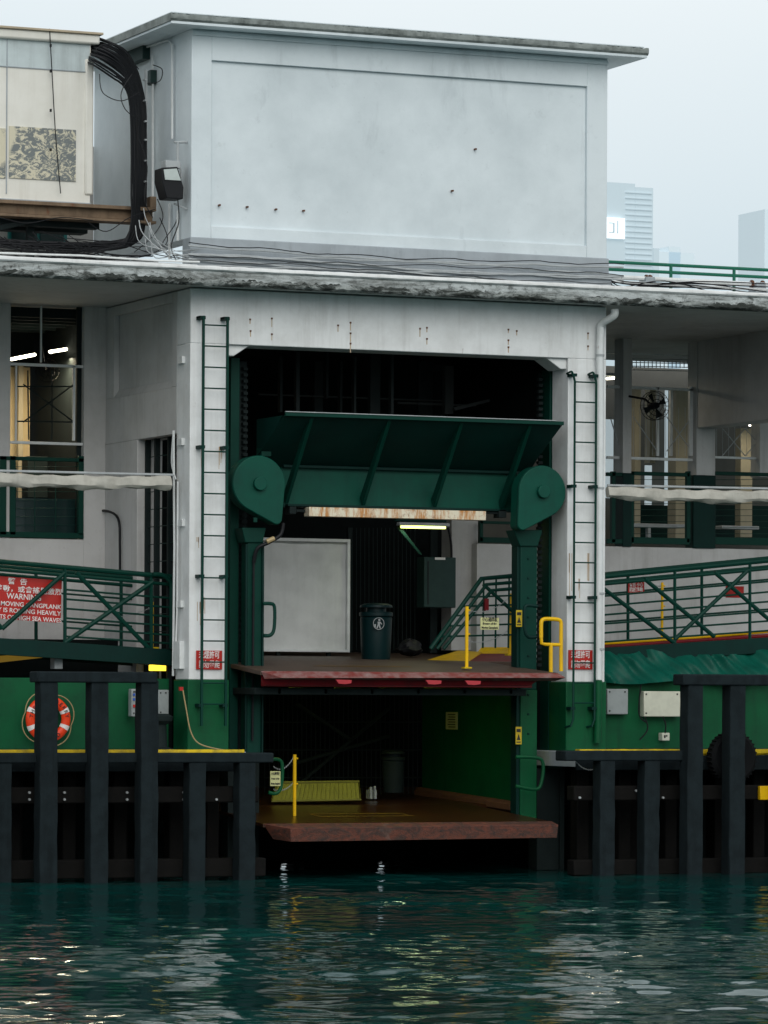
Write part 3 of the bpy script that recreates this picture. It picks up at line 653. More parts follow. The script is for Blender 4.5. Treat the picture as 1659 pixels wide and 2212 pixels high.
def bin_(u0,u1,v0,v1,Y,mat,logo=True):
    t=top('litter_bin'); c=S((u0+u1)/2,v1,Y); w=(u1-u0)/150/2*1.02; h=(v1-v0)/145
    m=MB(t,'drum',mat); m.lathe((c.x,Y,c.z),[(w*.82,0),(w*.86,.03),(w*.92,h*.45),(w*.95,h*.74),(w*.9,h*.76),(w,h*.78),(w,h*.84),(w*.9,h*.85)],28)
    k=MB(t,'hood',mat); k.lathe((c.x,Y,c.z),[(w*.6,h*.85),(w*.6,h*.93),(w*.98,h*.93),(w*.95,h*.97),(w*.7,h*1.0),(w*.1,h*1.01)],28)
    if logo:
        g=MB(t,'litter_pictogram',PIPEG); yy=Y-w-.02
        q=S(818,1347,yy); 
        g.tube([(q.x+.09*math.cos(i*.314),yy,q.z+.09*math.sin(i*.314)) for i in range(20)],.006,5,True)
        g.lathe((q.x+.01,yy,q.z+.055),[(.018,-.003),(.018,.003)],10,'Y')
        g.prism([(q.x-.02,q.z+.03),(q.x+.03,q.z+.03),(q.x+.02,q.z-.02),(q.x+.035,q.z-.075),(q.x+.015,q.z-.075),(q.x,q.z-.03),(q.x-.02,q.z-.075),(q.x-.04,q.z-.07),(q.x-.015,q.z-.01)],yy-.003,yy+.003)
        g.prism([(q.x+.03,q.z+.03),(q.x+.06,q.z-.01),(q.x+.05,q.z-.015),(q.x+.02,q.z+.015)],yy-.003,yy+.003)
        g.prism([(q.x-.075,q.z-.01),(q.x-.045,q.z-.01),(q.x-.05,q.z-.06),(q.x-.07,q.z-.06)],yy-.003,yy+.003)
bin_(774,850,1300,1426,2.6,BINM); bin_(822,876,1618,1712,3.0,DARK2,False)
GB=top('rubbish_bag'); m=MB(GB,'bag',BLK)
c=S(886,1412,3.6); vs=[];fs=[]
for i in range(11):
    for j in range(24):
        th=math.pi*i/10; ph=2*math.pi*j/24; r=(.20*(1+.10*math.sin(3*ph+i)+.08*math.cos(7*ph-i*2)))*(1.1 if i>5 else .85)*(1 if i>1 else .6); vs.append((c.x+r*math.sin(th)*math.cos(ph),c.y+r*math.sin(th)*math.sin(ph),c.z+.10+.13*math.cos(th)+.015*math.sin(5*ph)))
for i in range(10):
    for j in range(24): fs.append((i*24+j,i*24+(j+1)%24,(i+1)*24+(j+1)%24,(i+1)*24+j))
m.add(vs,fs)
tubelamp('ceiling_lamp',S(866,1138,3.2),S(962,1140,3.2),LAMPY,.020,True,5,(.9,1,.6))
m=MB(B,'lamp_hangers',GREEND,.004); m.pp([(866,1138),(912,1198),(906,1198),(858,1140)],3.3,.04); m.bx(855,1118,965,1126,3.2,.1)
def post(u,v0,v1,Y,r=.026,name='yellow_stanchion'):
    t=top(name); m=MB(t,'post',YEL); p=S(u,v1,Y); q=S(u,v0,Y); m.tube([(p.x,Y,p.z),(p.x,Y,q.z)],r,10)
    m.tube([(p.x,Y,q.z-.04),(p.x+.05,Y,q.z-.06)],.012,6); m.tube([(p.x,Y,p.z+.5),(p.x+.05,Y,p.z+.5)],.012,6)
    b=MB(t,'base_plate',YELD,.003); b.box(p.x-.06,p.x+.06,Y-.06,Y+.06,p.z-.01,p.z+.015)
post(1008,1310,1443,-.3); post(1101,1282,1415,1.6); post(636,1630,1767,.3); post(1430,1258,1378,2.2,.022)
post(333,1300,1400,1.8,.018)
def chain(a,b,sag,name='chain'):
    t=top('barrier_chain'); m=MB(t,name,PIPEG); pts=[a.lerp(b,i/24)-Vector((0,0,sag*4*(i/24)*(1-i/24))) for i in range(25)]
    for i in range(24):
        d=Vector((0,.012,0)) if i%2 else Vector((0,0,.012))
        m.tube([pts[i]-d*.3,pts[i]+d+(pts[i+1]-pts[i])*.5,pts[i+1]-d*.3,pts[i]-d+(pts[i+1]-pts[i])*.5],.004,4,True)
chain(S(1012,1318,-.3),S(1100,1290,1.6),.1); chain(S(1012,1385,-.3),S(1100,1360,1.6),.08)
chain(S(634,1636,.3),S(590,1655,.5),.1); chain(S(634,1690,.3),S(590,1705,.5),.06)
chain(S(1432,1265,2.2),S(1400,1250,2.4),.05); chain(S(200,1330,1.6),S(330,1310,1.7),.08)
t=top('yellow_handrail'); m=MB(t,'loop',YEL); Y=-.45
m.tube(smoothpts([S(1169,1378,Y),S(1169,1350,Y),S(1171,1340,Y),S(1180,1337,Y),S(1203,1338,Y),S(1211,1342,Y),S(1212,1352,Y)],3)+[S(1212,1450,Y)],.03,8)
m.st([(1190,1452),(1190,1392)],Y,.03); m.st([(1169,1378),(1170,1390),(1178,1392),(1212,1393)],Y,.026)
def grab(uv,Y,name='grab_rail',mat=GREENR):
    t=top(name); m=MB(t,'rail',mat); m.tube(smoothpts([S(u,v,Y) for u,v in uv],4),.027,8)
grab([(568,1304),(584,1304),(593,1312),(592,1358),(584,1372),(570,1373)],.1,mat=GREENR)
grab([(580,1641),(602,1641),(610,1655),(607,1700),(596,1714),(580,1712)],.1,mat=GREENW)
grab([(1114,1635),(1160,1637),(1173,1650),(1170,1688),(1158,1705),(1114,1698)],-.05,mat=GREENW)
grab([(1160,1310),(1138,1308),(1133,1320),(1134,1362),(1142,1376),(1158,1376)],.0,mat=GREEND)
notice(1038,1334,1078,1360,[('小心過跳板',8,34),('Beware of the',5,30),('Moving Gangplank',5,36)],-.25,CREAMS,SIGNK,name='gangplank_sign')
notice(584,1666,606,1698,[('小心過跳板',5,18),('Beware of the',4,17),('Moving Gangplank',4,19)],.05,CREAMS,SIGNK,name='gangplank_sign')
def hazard(u0,v0,u1,v1,Y):
    t=top('hazard_sign'); m=MB(t,'plate',YELS,.002); m.bx(u0,v0,u1,v1,Y,.01)
    k=MB(t,'pictogram',SIGNK); h=v1-v0
    k.bx(u0+2,v0+h*.12,u1-2,v0+h*.3,Y-.004,.005); k.bx(u0+2,v1-h*.16,u1-2,v1-h*.1,Y-.004,.005)
    um=(u0+u1)/2; k.pp([(um-4,v0+h*.75),(um,v0+h*.4),(um+4,v0+h*.75)],Y-.005,.004)
hazard(1115,1318,1128,1354,.2); hazard(1114,1570,1127,1608,.2)
# ---------- lower chamber ----------
m=MB(B,'lower_chamber_wall',GREENW,.01)
XG=S(1115,1600,.9).x
m.box(XG,XG+.1,.9,4.4,zfl+.0,zbk-.3)
t=top('notice_sign'); m=MB(t,'plate',CREAMS); p=SX(963,1538,XG-.02); q=SX(987,1576,XG-.02); m.box(XG-.02,XG-.005,min(p.y,q.y),max(p.y,q.y),q.z,p.z)
m=MB(t,'text_lines',SIGNK)
for i in range(6): zz=p.z-(p.z-q.z)*(i+1)/7; m.box(XG-.024,XG-.021,min(p.y,q.y)+.06,max(p.y,q.y)-.08-.03*(i%2),zz-.008,zz+.008)
LG=top('lower_gangplank')
pa=S(568,1780,-.7); pb=S(1192,1786,-.7); zf2=pa.z
m=MB(LG,'deck_plate',PLANKW,.004); m.slab([(pa.x,-.7,zf2),(pb.x,-.7,zf2),(pb.x-.25,1.6,zfl),(pa.x,1.6,zfl)],.05)
m=MB(LG,'front_lip',LIP,.006)
zq=S(620,1818,-.75).z
m.add([(pa.x,-.705,zf2+.004),(pb.x,-.705,zf2+.004),(pb.x+.01,-.9,zf2-.04),(pa.x+.35,-.9,zf2-.06),(pa.x+.36,-.88,zq),(pb.x-.0,-.88,zq+.02),(pb.x-.1,-.6,zq+.03),(pa.x+.2,-.6,zq+.03)],[(0,1,2,3),(3,2,5,4),(4,5,6,7),(0,3,4,7),(1,6,5,2)])
m=MB(LG,'painted_outline',YELM)
def d2(m,x0_,x1_,y0,y1): 
    za=zf2+(y0+.7)/2.3*(zfl-zf2)+.005; zb_=zf2+(y1+.7)/2.3*(zfl-zf2)+.005
    m.add([(x0_,y0,za),(x1_,y0,za),(x1_,y1,zb_),(x0_,y1,zb_)],[(0,1,2,3)])
xa=S(675,1762,.4).x; xb=S(880,1762,.4).x
d2(m,xa,xb,.1,.17); d2(m,xa-.02,xb-.1,.42,.49); d2(m,xa-.02,xa+.02,.17,.42); d2(m,xb-.1,xb-.06,.17,.42)
m=MB(LG,'side_kerb',RUST,.01); m.tube([(XG-.08,.8,zfl-.02),(XG-.1,4.3,zfl+.12)],.09,6)
m=MB(B,'lower_landing_floor',PLANKW); m.slab([(.5,1.62,zfl),(XR,1.62,zfl),(XR,6.6,zfl+.15),(.5,6.6,zfl+.15)],.2)
m=MB(B,'lower_mesh_screen',DARK2)
for u in range(572,960,10): m.st([(u,1495),(u,1725)],4.6,.007,4)
for v in (1500,1560,1620,1680,1722): m.st([(570,v),(960,v)],4.58,.012,5)
m.tube([S(650,1690,4.4),S(840,1530,4.4)],.03,6); m.tube([S(600,1660,4.4),S(840,1590,4.4)],.03,6); m.tube([S(640,1520,4.4),S(760,1600,4.4)],.03,6)
t=top('folded_ramp_panel'); m=MB(t,'panel',YELG,.02)
q=[S(586,1731,1.9),S(779,1727,1.9),S(775,1688,2.1),S(600,1690,2.1)]
d=Vector((0,.06,0)); m.add(q+[p+d for p in q],[(0,1,2,3),(7,6,5,4)]+[(i,i+4,(i+1)%4+4,(i+1)%4) for i in range(4)])
m=MB(t,'rim',YELG); m.tube([p-Vector((0,.01,0)) for p in q],.016,6,True)
m=MB(t,'ribs',YELG)
for i in range(1,20):
    f=i/20; a=q[0].lerp(q[1],f)-Vector((0,.004,0)); b=q[3].lerp(q[2],f)-Vector((0,.004,0)); m.tube([a,b],.006,4)
t=top('stacked_crate'); m=MB(t,'pale_items',PIPEG,.004); m.bx(796,1706,814,1726,2.8,.1); m.bx(800,1700,804,1726,2.7,.06); m.bx(809,1698,812,1726,2.7,.06)
def added_decklamp(x0_,x1_,y):  # unseen lamps added under the upper deck for yellow-green light and water reflections
    t=top('added_deck_lamp'); z=zbk-.26
    m=MB(t,'diffuser',LAMPD,.01); m.box(x0_,x1_,y-.08,y+.08,z-.03,z)
    h=MB(t,'tray',PIPEG,.004); h.box(x0_-.03,x1_+.03,y-.1,y+.1,z+.002,z+.04)
added_decklamp(1.3,2.7,1.8); added_decklamp(3.3,4.5,1.8)
# ------------- gangways -------------
def gangway(top_l,top_r,bot_l,bot_r,Yn,Yf,hs,posts,diags,bars_from):
    t=top('boarding_gangway'); r=MB(t,'rails',GREENR); c=MB(t,'chords',GREEND,.006)
    A=S(*bot_l,Yn);Bq=S(*bot_r,Yn);C=S(*top_l,Yn);D=S(*top_r,Yn)
    def P(fx,fz,Y): 
        lo=A.lerp(Bq,fx); hi=C.lerp(D,fx); q=lo.lerp(hi,fz); return Vector((q.x,Y,q.z))
    for Y,full in ((Yn,1),(Yf,0)):
        r.tube([P(0,1,Y),P(1,1,Y)],.038,8); r.tube([P(0,.9,Y),P(1,.9,Y)],.026,8)
        for h in (hs if full else hs[::3]): r.tube([P(bars_from if full else 0,h,Y),P(1,h,Y)],.015,6)
        for f in posts: r.tube([P(f,0,Y),P(f,1,Y)],.028,6)
        if full:
            for f0,z0,f1,z1 in diags: r.tube([P(f0,z0,Y),P(f1,z1,Y)],.034,8)
        a=P(0,0,Y);b=P(1,0,Y)
        c.slab([a+Vector((0,-.05,.06)),b+Vector((0,-.05,.06)),b+Vector((0,.05,.06)),a+Vector((0,.05,.06))],.24)
    fl=MB(t,'walkway',PLRED2); a=P(0,0,Yn);b=P(1,0,Yn)
    fl.slab([(a.x,Yn+.06,a.z+.02),(b.x,Yn+.06,b.z+.02),(b.x,Yf-.06,b.z+.02),(a.x,Yf-.06,a.z+.02)],.05)
    return t
f=lambda u:(u+260)/630
gangway((-260,1190),(370,1246),(-260,1370),(370,1412),1.1,2.4,(.72,.60,.48,.36,.24,.13),[f(-130),f(136),f(326)],
  [(f(0),.17,f(135),.93),(f(160),.95,f(325),.02),(f(136),.05,f(330),.92),(f(-130),.92,f(0),.17),(f(-250),.1,f(-135),.92)],f(136))
t=top('gangway_end_rail'); m=MB(t,'rail',GREENR); m.tube(smoothpts([S(330,1241,1.02),S(352,1243,1.02),S(369,1258,1.02),S(371,1275,1.02)],4)+[S(371,1400,1.02)],.036,8)
g=lambda u:(u-1300)/500
gangway((1300,1246),(1800,1197),(1300,1408),(1800,1376),1.1,2.7,(.74,.61,.49,.37,.25,.13),[g(1455),g(1617)],
  [(g(1302),.85,g(1455),.05),(g(1390),.92,g(1540),.1),(g(1455),.1,g(1612),.9),(g(1540),.92,g(1690),.1)],0)
t=top('gangway_ramp_edge'); m=MB(t,'yellow',YEL); m.st([(1300,1390),(1470,1380),(1800,1352)],1.9,.028); m=MB(t,'red',PLRED2); m.st([(1300,1398),(1800,1364)],1.85,.035)
t=top('ramp_balustrade'); m=MB(t,'rails',GREENR)
for d in (0,14,28): m.tube([S(930+d,1402,1.5),S(1040+d*.8,1250+d*.9,1.5),S(1120,1243+d,1.5)],.028 if d else .036,8)
for v in (1290,1310,1330,1352,1375): m.st([(1010-(v-1290)*.7,v),(1118,v-4)],1.5,.014,6)
for u in (1045,1072,1100): m.st([(u,1248),(u-2,1400)],1.5,.016,6)
m.tube([S(1044,1262,1.5),S(1118,1330,1.5)],.03,6)
m=MB(t,'red_strip',PLRED2); m.bx(1048,1293,1056,1320,1.4,.05)
t=top('warning_sign'); Ys=1.22
m=MB(t,'plate',REDS,.003)
m.pp([(-105,1237),(134,1254),(131,1346),(-108,1329)],Ys,.015)
tl=math.atan((S(134,1254,Ys).z-S(-105,1237,Ys).z)/(S(134,1254,Ys).x-S(-105,1237,Ys).x))
for s,uc,vc,h,w in [('警  告',38,1257,11,40),('風浪大時跳板移動，或會搖晃激烈',14,1272,11,232),('WARNING',52,1290,13,72),("DON'T STEP ON A MOVING GANGPLANK",12,1304,10,232),('WHEN THE FERRY IS ROLLING HEAVILY',12,1318,10,232),('DUE TO THE EFFECTS OF HIGH SEA WAVES',12,1333,10,234)]:
    text(t,s,uc,vc,Ys-.004,h,SIGNW,w,-tl,.001)
notice(1357,1257,1392,1280,[('警告 小心',8,30),('跳板移動',8,30)],1.3); notice(1568,1266,1607,1291,[(' ',7,None)],1.3)
# ------------- decks, lower green walls -------------
m=MB(B,'quay_green_walls',GREENW,.01)
m.box(XA,-.02,.75,.95,Zdeck,S(200,1465,.75).z); m.box(XR+.02,XB,.75,.95,Zdeck,S(1400,1470,.75).z)
m=MB(B,'under_gangway_shade_panel',DARK); m.box(XA,.5,3.0,3.2,Zdeck,Zgr+.6); m.box(XR,XB,3.9,4.1,Zdeck,Zgr+.3)  # near-black panels standing in for the darkness beneath the gangways
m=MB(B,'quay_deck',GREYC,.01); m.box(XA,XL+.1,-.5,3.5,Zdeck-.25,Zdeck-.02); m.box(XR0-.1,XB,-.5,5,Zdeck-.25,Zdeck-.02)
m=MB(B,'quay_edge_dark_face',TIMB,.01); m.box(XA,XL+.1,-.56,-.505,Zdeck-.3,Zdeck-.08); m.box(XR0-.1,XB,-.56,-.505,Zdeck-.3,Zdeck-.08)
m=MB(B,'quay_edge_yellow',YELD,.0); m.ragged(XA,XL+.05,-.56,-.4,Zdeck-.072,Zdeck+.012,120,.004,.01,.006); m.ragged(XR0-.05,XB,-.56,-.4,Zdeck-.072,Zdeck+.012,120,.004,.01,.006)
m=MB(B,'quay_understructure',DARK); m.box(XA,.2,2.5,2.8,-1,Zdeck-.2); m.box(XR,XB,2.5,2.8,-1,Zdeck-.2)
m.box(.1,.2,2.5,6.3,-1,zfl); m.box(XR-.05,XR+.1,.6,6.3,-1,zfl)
xx=.2
for a,b in [(2.1,2.3),(2.4,2.5),(3.9,4.1),(4.2,4.3),(4.45,4.5),(5.6,5.8),(5.9,6.0)]:
    m.box(xx,a,6.0,6.3,-1,zfl); m.box(a,b,6.0,6.3,-1,.30); xx=b
m.box(xx,XR-.06,6.0,6.3,-1,zfl)
m.box(.2,XR-.06,1.7,5.9,zfl-.4,zfl-.22)
m=MB(B,'quay_beams',TIMB2,.015)
for x in np.arange(XA,-.3,1.6): m.box(x,x+.3,.6,.9,-1,Zdeck-.25)
for x in np.arange(XR+.6,XB,1.6): m.box(x,x+.3,.6,.9,-1,Zdeck-.25)
m.box(-.1,.3,.2,.6,-1,Zdeck-.25)
t=top('gold_glow_strip'); m=MB(t,'glow_strip',LAMPO,.01); m.bx(326,1436,372,1449,1.4,.1); m=MB(t,'housing',PIPEG,.006); m.bx(322,1430,378,1436,1.38,.2)
t=top('gold_glow_strip'); m=MB(t,'glow_strip',plain('dim_gold_glow',(.5,.30,.04,1),.4,.25),.01); m.pp([(-60,1420),(118,1410),(116,1418),(-60,1438)],2.0,.1); m=MB(t,'housing',PIPEG,.006); m.bx(0,1410,40,1414,1.88,.2)  # dim emissive gold strip standing in for a lit ceiling
m=MB(B,'gangway_props',PIPEG,.01); m.bx(118,1416,136,1445,1.3,.2); m.bx(-120,1400,-100,1445,1.3,.2)
t=top('green_tarpaulin'); m=MB(t,'draped_sheet',TARP)
nx,nz=140,16; vs=[];fs=[]; a=S(1305,1430,.55); b=S(1760,1430,.55)
for i in range(nx+1):
    for j in range(nz+1):
        fq=i/nx; zt_=S(1305,1428,.55).z+.06+.1*math.sin(fq*math.pi*.9)+.05*math.sin(fq*9)+.02*math.sin(fq*31); zb_=S(1400,1474,.55).z-.03*math.sin(fq*13)
        gq=j/nz; vs.append((a.x+(b.x-a.x)*fq,.55+.05*math.sin(fq*60+gq*5+2*math.sin(fq*11))+.05*math.sin(fq*17-gq*5)+.03*math.sin(fq*97+gq*9)+.5*gq,zb_+(zt_-zb_)*gq+.03*math.sin(fq*26+gq*6)*gq))
for i in range(nx):
    for j in range(nz): q=i*(nz+1)+j; fs.append((q,q+nz+1,q+nz+2,q+1))
m.add(vs,fs)
def encl(u0,v0,u1,v1,Y,mat,name='switch_box'):
    t=top(name); m=MB(t,'body',mat,.012); m.bx(u0,v0,u1,v1,Y,.14)
    k=MB(t,'latches',SIGNK,.002); k.bx(u0+4,v0+5,u0+7,v0+8,Y-.01,.02); k.bx(u1-8,v0+5,u1-5,v0+8,Y-.01,.02); k.bx(u0+4,v1-9,u0+7,v1-6,Y-.01,.02)
    return t
encl(1312,1488,1357,1543,.6,GBOX); encl(1391,1493,1470,1548,.6,CBOX); encl(1431,1583,1447,1600,.6,CBOX)
encl(342,1490,365,1546,.55,GBOX)
t=encl(284,1488,298,1548,.5,GBOX,'control_panel'); m=MB(t,'buttons',plain('blue_button',L(30,80,170),.4)); m.bx(288,1498,292,1503,.48,.02); m.bx(288,1508,292,1513,.48,.02); m=MB(t,'red_button',REDS); m.bx(288,1522,293,1528,.48,.02)
t=top('power_lead'); m=MB(t,'lead',BLK); m.tube(smoothpts([S(1393,1548,.6),S(1399,1575,.6),S(1382,1598,.6)]),.012,6); m.tube(smoothpts([S(1432,1548,.6),S(1438,1565,.6),S(1437,1583,.6)]),.012,6); m.tube(smoothpts([S(1385,1475,.6),S(1380,1540,.6),S(1395,1560,.6)]),.012,6)
t=top('mooring_bollard'); c=S(364,1620,.0); m=MB(t,'body',DARK2); m.lathe((c.x-.1,.2,Zdeck-.02),[(.22,0),(.22,.04),(.15,.06),(.13,.38),(.22,.44),(.23,.5),(.15,.54)],24)
t=top('mooring_rope'); m=MB(t,'rope',ROPE); m.tube(smoothpts([S(395,1490,-.05),S(402,1530,-.1),S(412,1580,-.15),S(430,1606,-.2),S(470,1618,-.3),S(505,1622,-.35)]),.010,6); 
m=MB(t,'hook',REDS); m.bx(388,1484,396,1492,-.06,.04)
LB=top('lifebuoy'); c=S(104,1553,.6); R0,r0=.27,.068
def torus_seg(m,a0,a1,rr,n=40):
    vs=[];fs=[];k=12
    for i in range(n+1):
        a=a0+(a1-a0)*i/n
        for j in range(k):
            b=2*math.pi*j/k; q=R0+rr*math.cos(b); vs.append((c.x+q*math.cos(a),c.y+rr*.75*math.sin(b),c.z+q*math.sin(a)))
    for i in range(n):
        for j in range(k): fs.append((i*k+j,i*k+(j+1)%k,(i+1)*k+(j+1)%k,(i+1)*k+j))
    m.add(vs,fs)
m=MB(LB,'ring',ORNG); torus_seg(m,0,2*math.pi,r0,64)
m=MB(LB,'bands',SIGNW)
for a in (rad(25),rad(155),rad(205),rad(335)): torus_seg(m,a-.11,a+.11,r0+.004,5)
m=MB(LB,'grab_line',ROPE)
for k in range(4):
    a0=rad(45+90*k-60); pts=[]
    for i in range(13):
        a=a0+rad(90)*i/12; q=R0+r0+.02+.05*math.sin(math.pi*i/12); pts.append((c.x+q*math.cos(a),c.y,c.z+q*math.sin(a)))
    m.tube(pts,.008,5)
def ring_text(s,amid,flip,step=.2):
    n=len(s)
    for i,ch in enumerate(s):
        if ch==' ': continue
        a=amid+(-(i-(n-1)/2) if not flip else (i-(n-1)/2))*step
        cu=bpy.data.curves.new('letter','FONT'); cu.body=ch; cu.size=.075; cu.align_x='CENTER'; cu.align_y='CENTER'; cu.extrude=.001; cu.offset=.001; cu.materials.append(SIGNK)
        o=bpy.data.objects.new('letter',cu); bpy.context.collection.objects.link(o)
        ang=a-math.pi/2 if not flip else a+math.pi/2
        o.matrix_world=Matrix.Translation((c.x+R0*math.cos(a),c.y-r0*.75-.004,c.z+R0*math.sin(a)))@Matrix.Rotation(-ang,4,'Y')@Matrix.Rotation(rad(90),4,'X'); o.parent=LB
ring_text('THE BAY FERRY',rad(90),False,.235); ring_text('CO LTD',rad(270),True,.22)
# ------------- fenders -------------
def fender(tall,short,cap_t,cap_s,wal,Yt=-1.35,Ysn=-1.15):
    t=top('timber_fender'); m=MB(t,'posts',TIMB,.015)
    def pile(x0,x1,y0,y1,z1):
        n=16; vs=[]; fs=[]
        for i in range(n+1):
            z=-1.5+(z1+1.5)*i/n; j=lambda:random.uniform(-.007,.007)
            vs+=[(x0+j(),y0+j(),z),(x1+j(),y0+j(),z),(x1+j(),y1,z),(x0+j(),y1,z)]
        for i in range(n):
            for k in range(4): fs.append((i*4+k,i*4+(k+1)%4,(i+1)*4+(k+1)%4,(i+1)*4+k))
        fs+=[(0,1,2,3),(n*4,n*4+1,n*4+2,n*4+3)]; m.add(vs,fs)
    for u in tall:
        a=S(u+16,1600,Yt); w=.145
        pile(a.x-w+.03,a.x+w,Yt,Yt+.27,S(u+16,cap_t[1]+20,Yt).z)
    for u in short:
        a=S(u+15,1750,Ysn); pile(a.x-.125,a.x+.125,Ysn,Ysn+.26,S(u,cap_s[1]+18,Ysn).z)
    k=MB(t,'cap_beams',TIMB,.02); k.bx(cap_t[0],cap_t[1],cap_t[2],cap_t[1]+24,Yt-.03,.34)
    k.bx(cap_s[0],cap_s[1],cap_s[2],cap_s[1]+22,Ysn-.02,.36)
    w_=MB(t,'walers',TIMB2,.02)
    for u0,v0,u1,v1 in wal: w_.bx(u0,v0,u1,v1,-.85,.25)
    b=MB(t,'bolts',PIPEG)
    for u0,v0,u1,v1 in wal[:1]:
        u=u0+12
        while u<u1:
            for dv in (10,25):
                if random.random()<.75:
                    p=S(u,v0+dv,-.86); b.lathe((p.x,-.86,p.z),[(.018,-.02),(.018,.01)],8,'Y')
            u+=52+random.uniform(-9,24)
    return t
fender([88,198,306,-40,-150],[412,520,-8],(80,1450,341),(-100,1627,592),[(-200,1702,560,1738),(-200,1862,575,1904)])
fender([1485,1576,1690],[1298,1394],(1476,1456,1800),(1222,1622,1490),[(1240,1698,1900,1730),(1240,1858,1900,1892)])
m=MB(B,'void_piles',TIMB2,.02)
for u in (30,150,260,380,460,1260,1350,1450,1640): p=S(u,1800,.1); m.box(p.x-.1,p.x+.1,.1,.35,-1,Zdeck-.3)
TY=top('tyre_fender'); c=S(1580,1636,-.8); m=MB(TY,'tyre',TYRE)
m.lathe((c.x,c.y,c.z),[(.2,-.1),(.33,-.12),(.38,-.08),(.385,.06),(.33,.1),(.2,.08)],36,'Y')
m2=MB(TY,'tread_blocks',TYRE,.0)
for i in range(36):
    a=2*math.pi*i/36; p=Vector((c.x+.39*math.cos(a),c.y,c.z+.39*math.sin(a))); m2.tube([p+Vector((0,-.08,0)),p+Vector((0,.05,0))],.014,4)
t=top('yellow_marker'); m=MB(t,'plate',YEL,.01); m.bx(1642,1698,1680,1728,-.95,.08)
chain(S(1240,1640,-.9),S(1300,1650,-.9),.12)
# ------------- distant hazy towers -------------
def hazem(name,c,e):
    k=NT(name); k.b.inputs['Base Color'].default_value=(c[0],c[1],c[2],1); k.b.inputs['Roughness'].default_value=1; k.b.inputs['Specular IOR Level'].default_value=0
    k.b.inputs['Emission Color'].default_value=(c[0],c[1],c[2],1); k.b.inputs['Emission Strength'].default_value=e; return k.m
HZ=hazem('glass_facade_painted_haze',(.41,.49,.53),.50); HZ2=hazem('far_facade_painted_haze',(.48,.56,.60),.52); HZS=hazem('lit_rooftop_panel',(.8,.86,.88),.8)  # tower haze painted in with pale colour plus emission, no volume
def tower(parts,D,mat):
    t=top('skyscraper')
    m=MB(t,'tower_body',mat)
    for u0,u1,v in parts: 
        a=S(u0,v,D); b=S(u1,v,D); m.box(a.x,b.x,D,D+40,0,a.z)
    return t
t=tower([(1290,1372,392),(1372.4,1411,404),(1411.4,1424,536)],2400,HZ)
m=MB(t,'floor_bands',hazem('spandrel_painted_haze',(.425,.505,.545),.50))
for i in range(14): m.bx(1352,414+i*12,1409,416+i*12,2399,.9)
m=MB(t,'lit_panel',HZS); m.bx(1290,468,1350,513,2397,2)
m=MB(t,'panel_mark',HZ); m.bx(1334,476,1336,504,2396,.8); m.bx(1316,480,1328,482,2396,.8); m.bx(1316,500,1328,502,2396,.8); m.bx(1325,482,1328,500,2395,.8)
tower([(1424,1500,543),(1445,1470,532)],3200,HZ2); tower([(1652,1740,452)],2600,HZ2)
# ------------- water -------------
def axis(lo,hi,st,far):
    a=list(np.arange(lo,hi+1e-6,st)); s=st; x=lo; left=[]
    while x>-far: s*=1.35; x-=s; left.append(x)
    s=st; x=hi; right=[]
    while x<far: s*=1.35; x+=s; right.append(x)
    return np.array(left[::-1]+a+right)
gx=axis(-14,12,.05,5000); gy=axis(-31,6.5,.05,5000)
X,Y=np.meshgrid(gx,gy,indexing='ij')
rng=np.random.RandomState(11); Z=np.zeros_like(X)
for i in range(100):
    lam=.26*(2.2/.26)**(rng.rand()**1.15); th=rad(247)+rng.randn()*.6; k=2*math.pi/lam
    amp=.0165*lam/(2*math.pi)*.74
    ph=rng.rand()*6.28; w=k*(X*math.cos(th)+Y*math.sin(th))+ph+1.1*np.sin(X*.8+ph*3)+.8*np.sin(Y*.7+X*.4+ph)
    Z+=amp*(np.sin(w)+.30*np.cos(2*w))
patch=.78+.34*np.sin(X*.35+1.3*np.sin(Y*.22))*np.sin(Y*.3+.5*X)+.18*np.sin(Y*.6+X*.9)
near=np.clip((-Y-4)/22,0,1); patch=patch*(.66+.52*near)
fx=np.clip(1-np.maximum(np.maximum(-14-X,X-12),0)/6,0,1)*np.clip(1-np.maximum(np.maximum(-31-Y,Y-6.5),0)/6,0,1)
Z=Z*patch*fx
nx,ny=X.shape
co=np.stack([X,Y,Z],-1).reshape(-1,3).astype(np.float32)
idx=np.arange(nx*ny).reshape(nx,ny)
q=np.stack([idx[:-1,:-1],idx[1:,:-1],idx[1:,1:],idx[:-1,1:]],-1).reshape(-1,4)
me=bpy.data.meshes.new('water'); me.vertices.add(len(co)); me.vertices.foreach_set('co',co.ravel())
me.loops.add(q.size); me.loops.foreach_set('vertex_index',q.ravel().astype(np.int32))
me.polygons.add(len(q)); me.polygons.foreach_set('loop_start',np.arange(0,q.size,4,dtype=np.int32)); me.polygons.foreach_set('loop_total',np.full(len(q),4,dtype=np.int32))
me.update(calc_edges=True); me.shade_smooth()
k=NT('harbour_water'); n=k.noise((1,1,1),.25,4,.5)
k.col(k.mix(k.ramp(n,.35,.65),(.0012,.026,.0245,1),(.0018,.038,.034,1))); k.b.inputs['Roughness'].default_value=.07; k.b.inputs['IOR'].default_value=1.33
k.b.inputs['Specular Tint'].default_value=(.45,.85,.85,1)
k.bump(k.noise((1,1,1),5,3,.5,.3),.10,.03)
me.materials.append(k.m); o=bpy.data.objects.new('water',me); bpy.context.collection.objects.link(o)
finish()
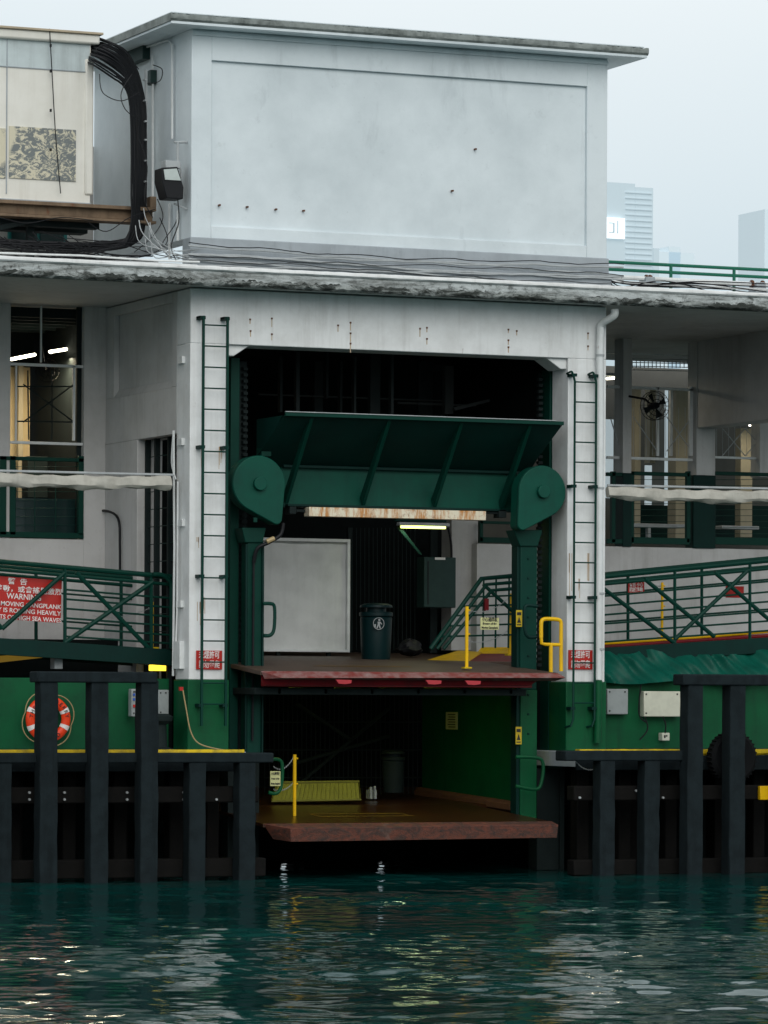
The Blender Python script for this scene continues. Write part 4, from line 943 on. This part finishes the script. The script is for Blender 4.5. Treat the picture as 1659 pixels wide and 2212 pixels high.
# ------------- world, sun, camera -------------
w=bpy.data.worlds.new('World'); bpy.context.scene.world=w; w.use_nodes=True; nt=w.node_tree; N=nt.nodes; bg=N['Background']
sky=N.new('ShaderNodeTexSky'); sky.sky_type='NISHITA'; sky.sun_disc=False; sky.sun_elevation=rad(30); sky.sun_rotation=rad(191); sky.dust_density=6
tc=N.new('ShaderNodeTexCoord'); sp=N.new('ShaderNodeSeparateXYZ'); nt.links.new(tc.outputs['Generated'],sp.inputs[0])
ns=N.new('ShaderNodeTexNoise'); ns.inputs['Scale'].default_value=3; ns.inputs['Detail'].default_value=3; nt.links.new(tc.outputs['Generated'],ns.inputs['Vector'])
ad=N.new('ShaderNodeMath'); ad.operation='MULTIPLY_ADD'; nt.links.new(ns.outputs['Fac'],ad.inputs[0]); ad.inputs[1].default_value=.10; nt.links.new(sp.outputs['Z'],ad.inputs[2])
cr=N.new('ShaderNodeValToRGB'); nt.links.new(ad.outputs[0],cr.inputs[0]); e=cr.color_ramp.elements
e[0].position=.13; e[0].color=(.62,.75,.82,1); e[1].position=.225; e[1].color=(.88,.95,.98,1)
x=e.new(1.0); x.color=(.98,.98,.98,1)
mm=N.new('ShaderNodeMix'); mm.data_type='RGBA'; mm.blend_type='MULTIPLY'; mm.inputs[0].default_value=1; nt.links.new(cr.outputs[0],mm.inputs[6]); mm.inputs[7].default_value=(10,10,10,1)
mx=N.new('ShaderNodeMix'); mx.data_type='RGBA'; mx.inputs[0].default_value=.94; nt.links.new(sky.outputs[0],mx.inputs[6]); nt.links.new(mm.outputs[2],mx.inputs[7])
nt.links.new(mx.outputs[2],bg.inputs[0]); bg.inputs[1].default_value=.1
sl=bpy.data.lights.new('sun','SUN'); sl.energy=1.12; sl.angle=rad(45); sl.color=(1,.98,.95); so=bpy.data.objects.new('sun',sl); bpy.context.collection.objects.link(so)
so.rotation_euler=Vector((-.2,-1,.58)).to_track_quat('Z','Y').to_euler()
cd=bpy.data.cameras.new('camera'); co_=bpy.data.objects.new('camera',cd); bpy.context.collection.objects.link(co_)
cd.sensor_fit='HORIZONTAL'; cd.sensor_width=36; cd.lens=36*F/W; cd.shift_y=(HOR-1106)/W; cd.clip_end=12000; cd.clip_start=.5
co_.matrix_world=Matrix.Translation(CAM)@Matrix.Rotation(-YAW,4,'Z')@Matrix.Rotation(rad(90),4,'X')@Matrix.Rotation(ROLL,4,'Z')
bpy.context.scene.camera=co_
vs=bpy.context.scene.view_settings; vs.view_transform='Standard'; vs.look='None'; vs.exposure=0
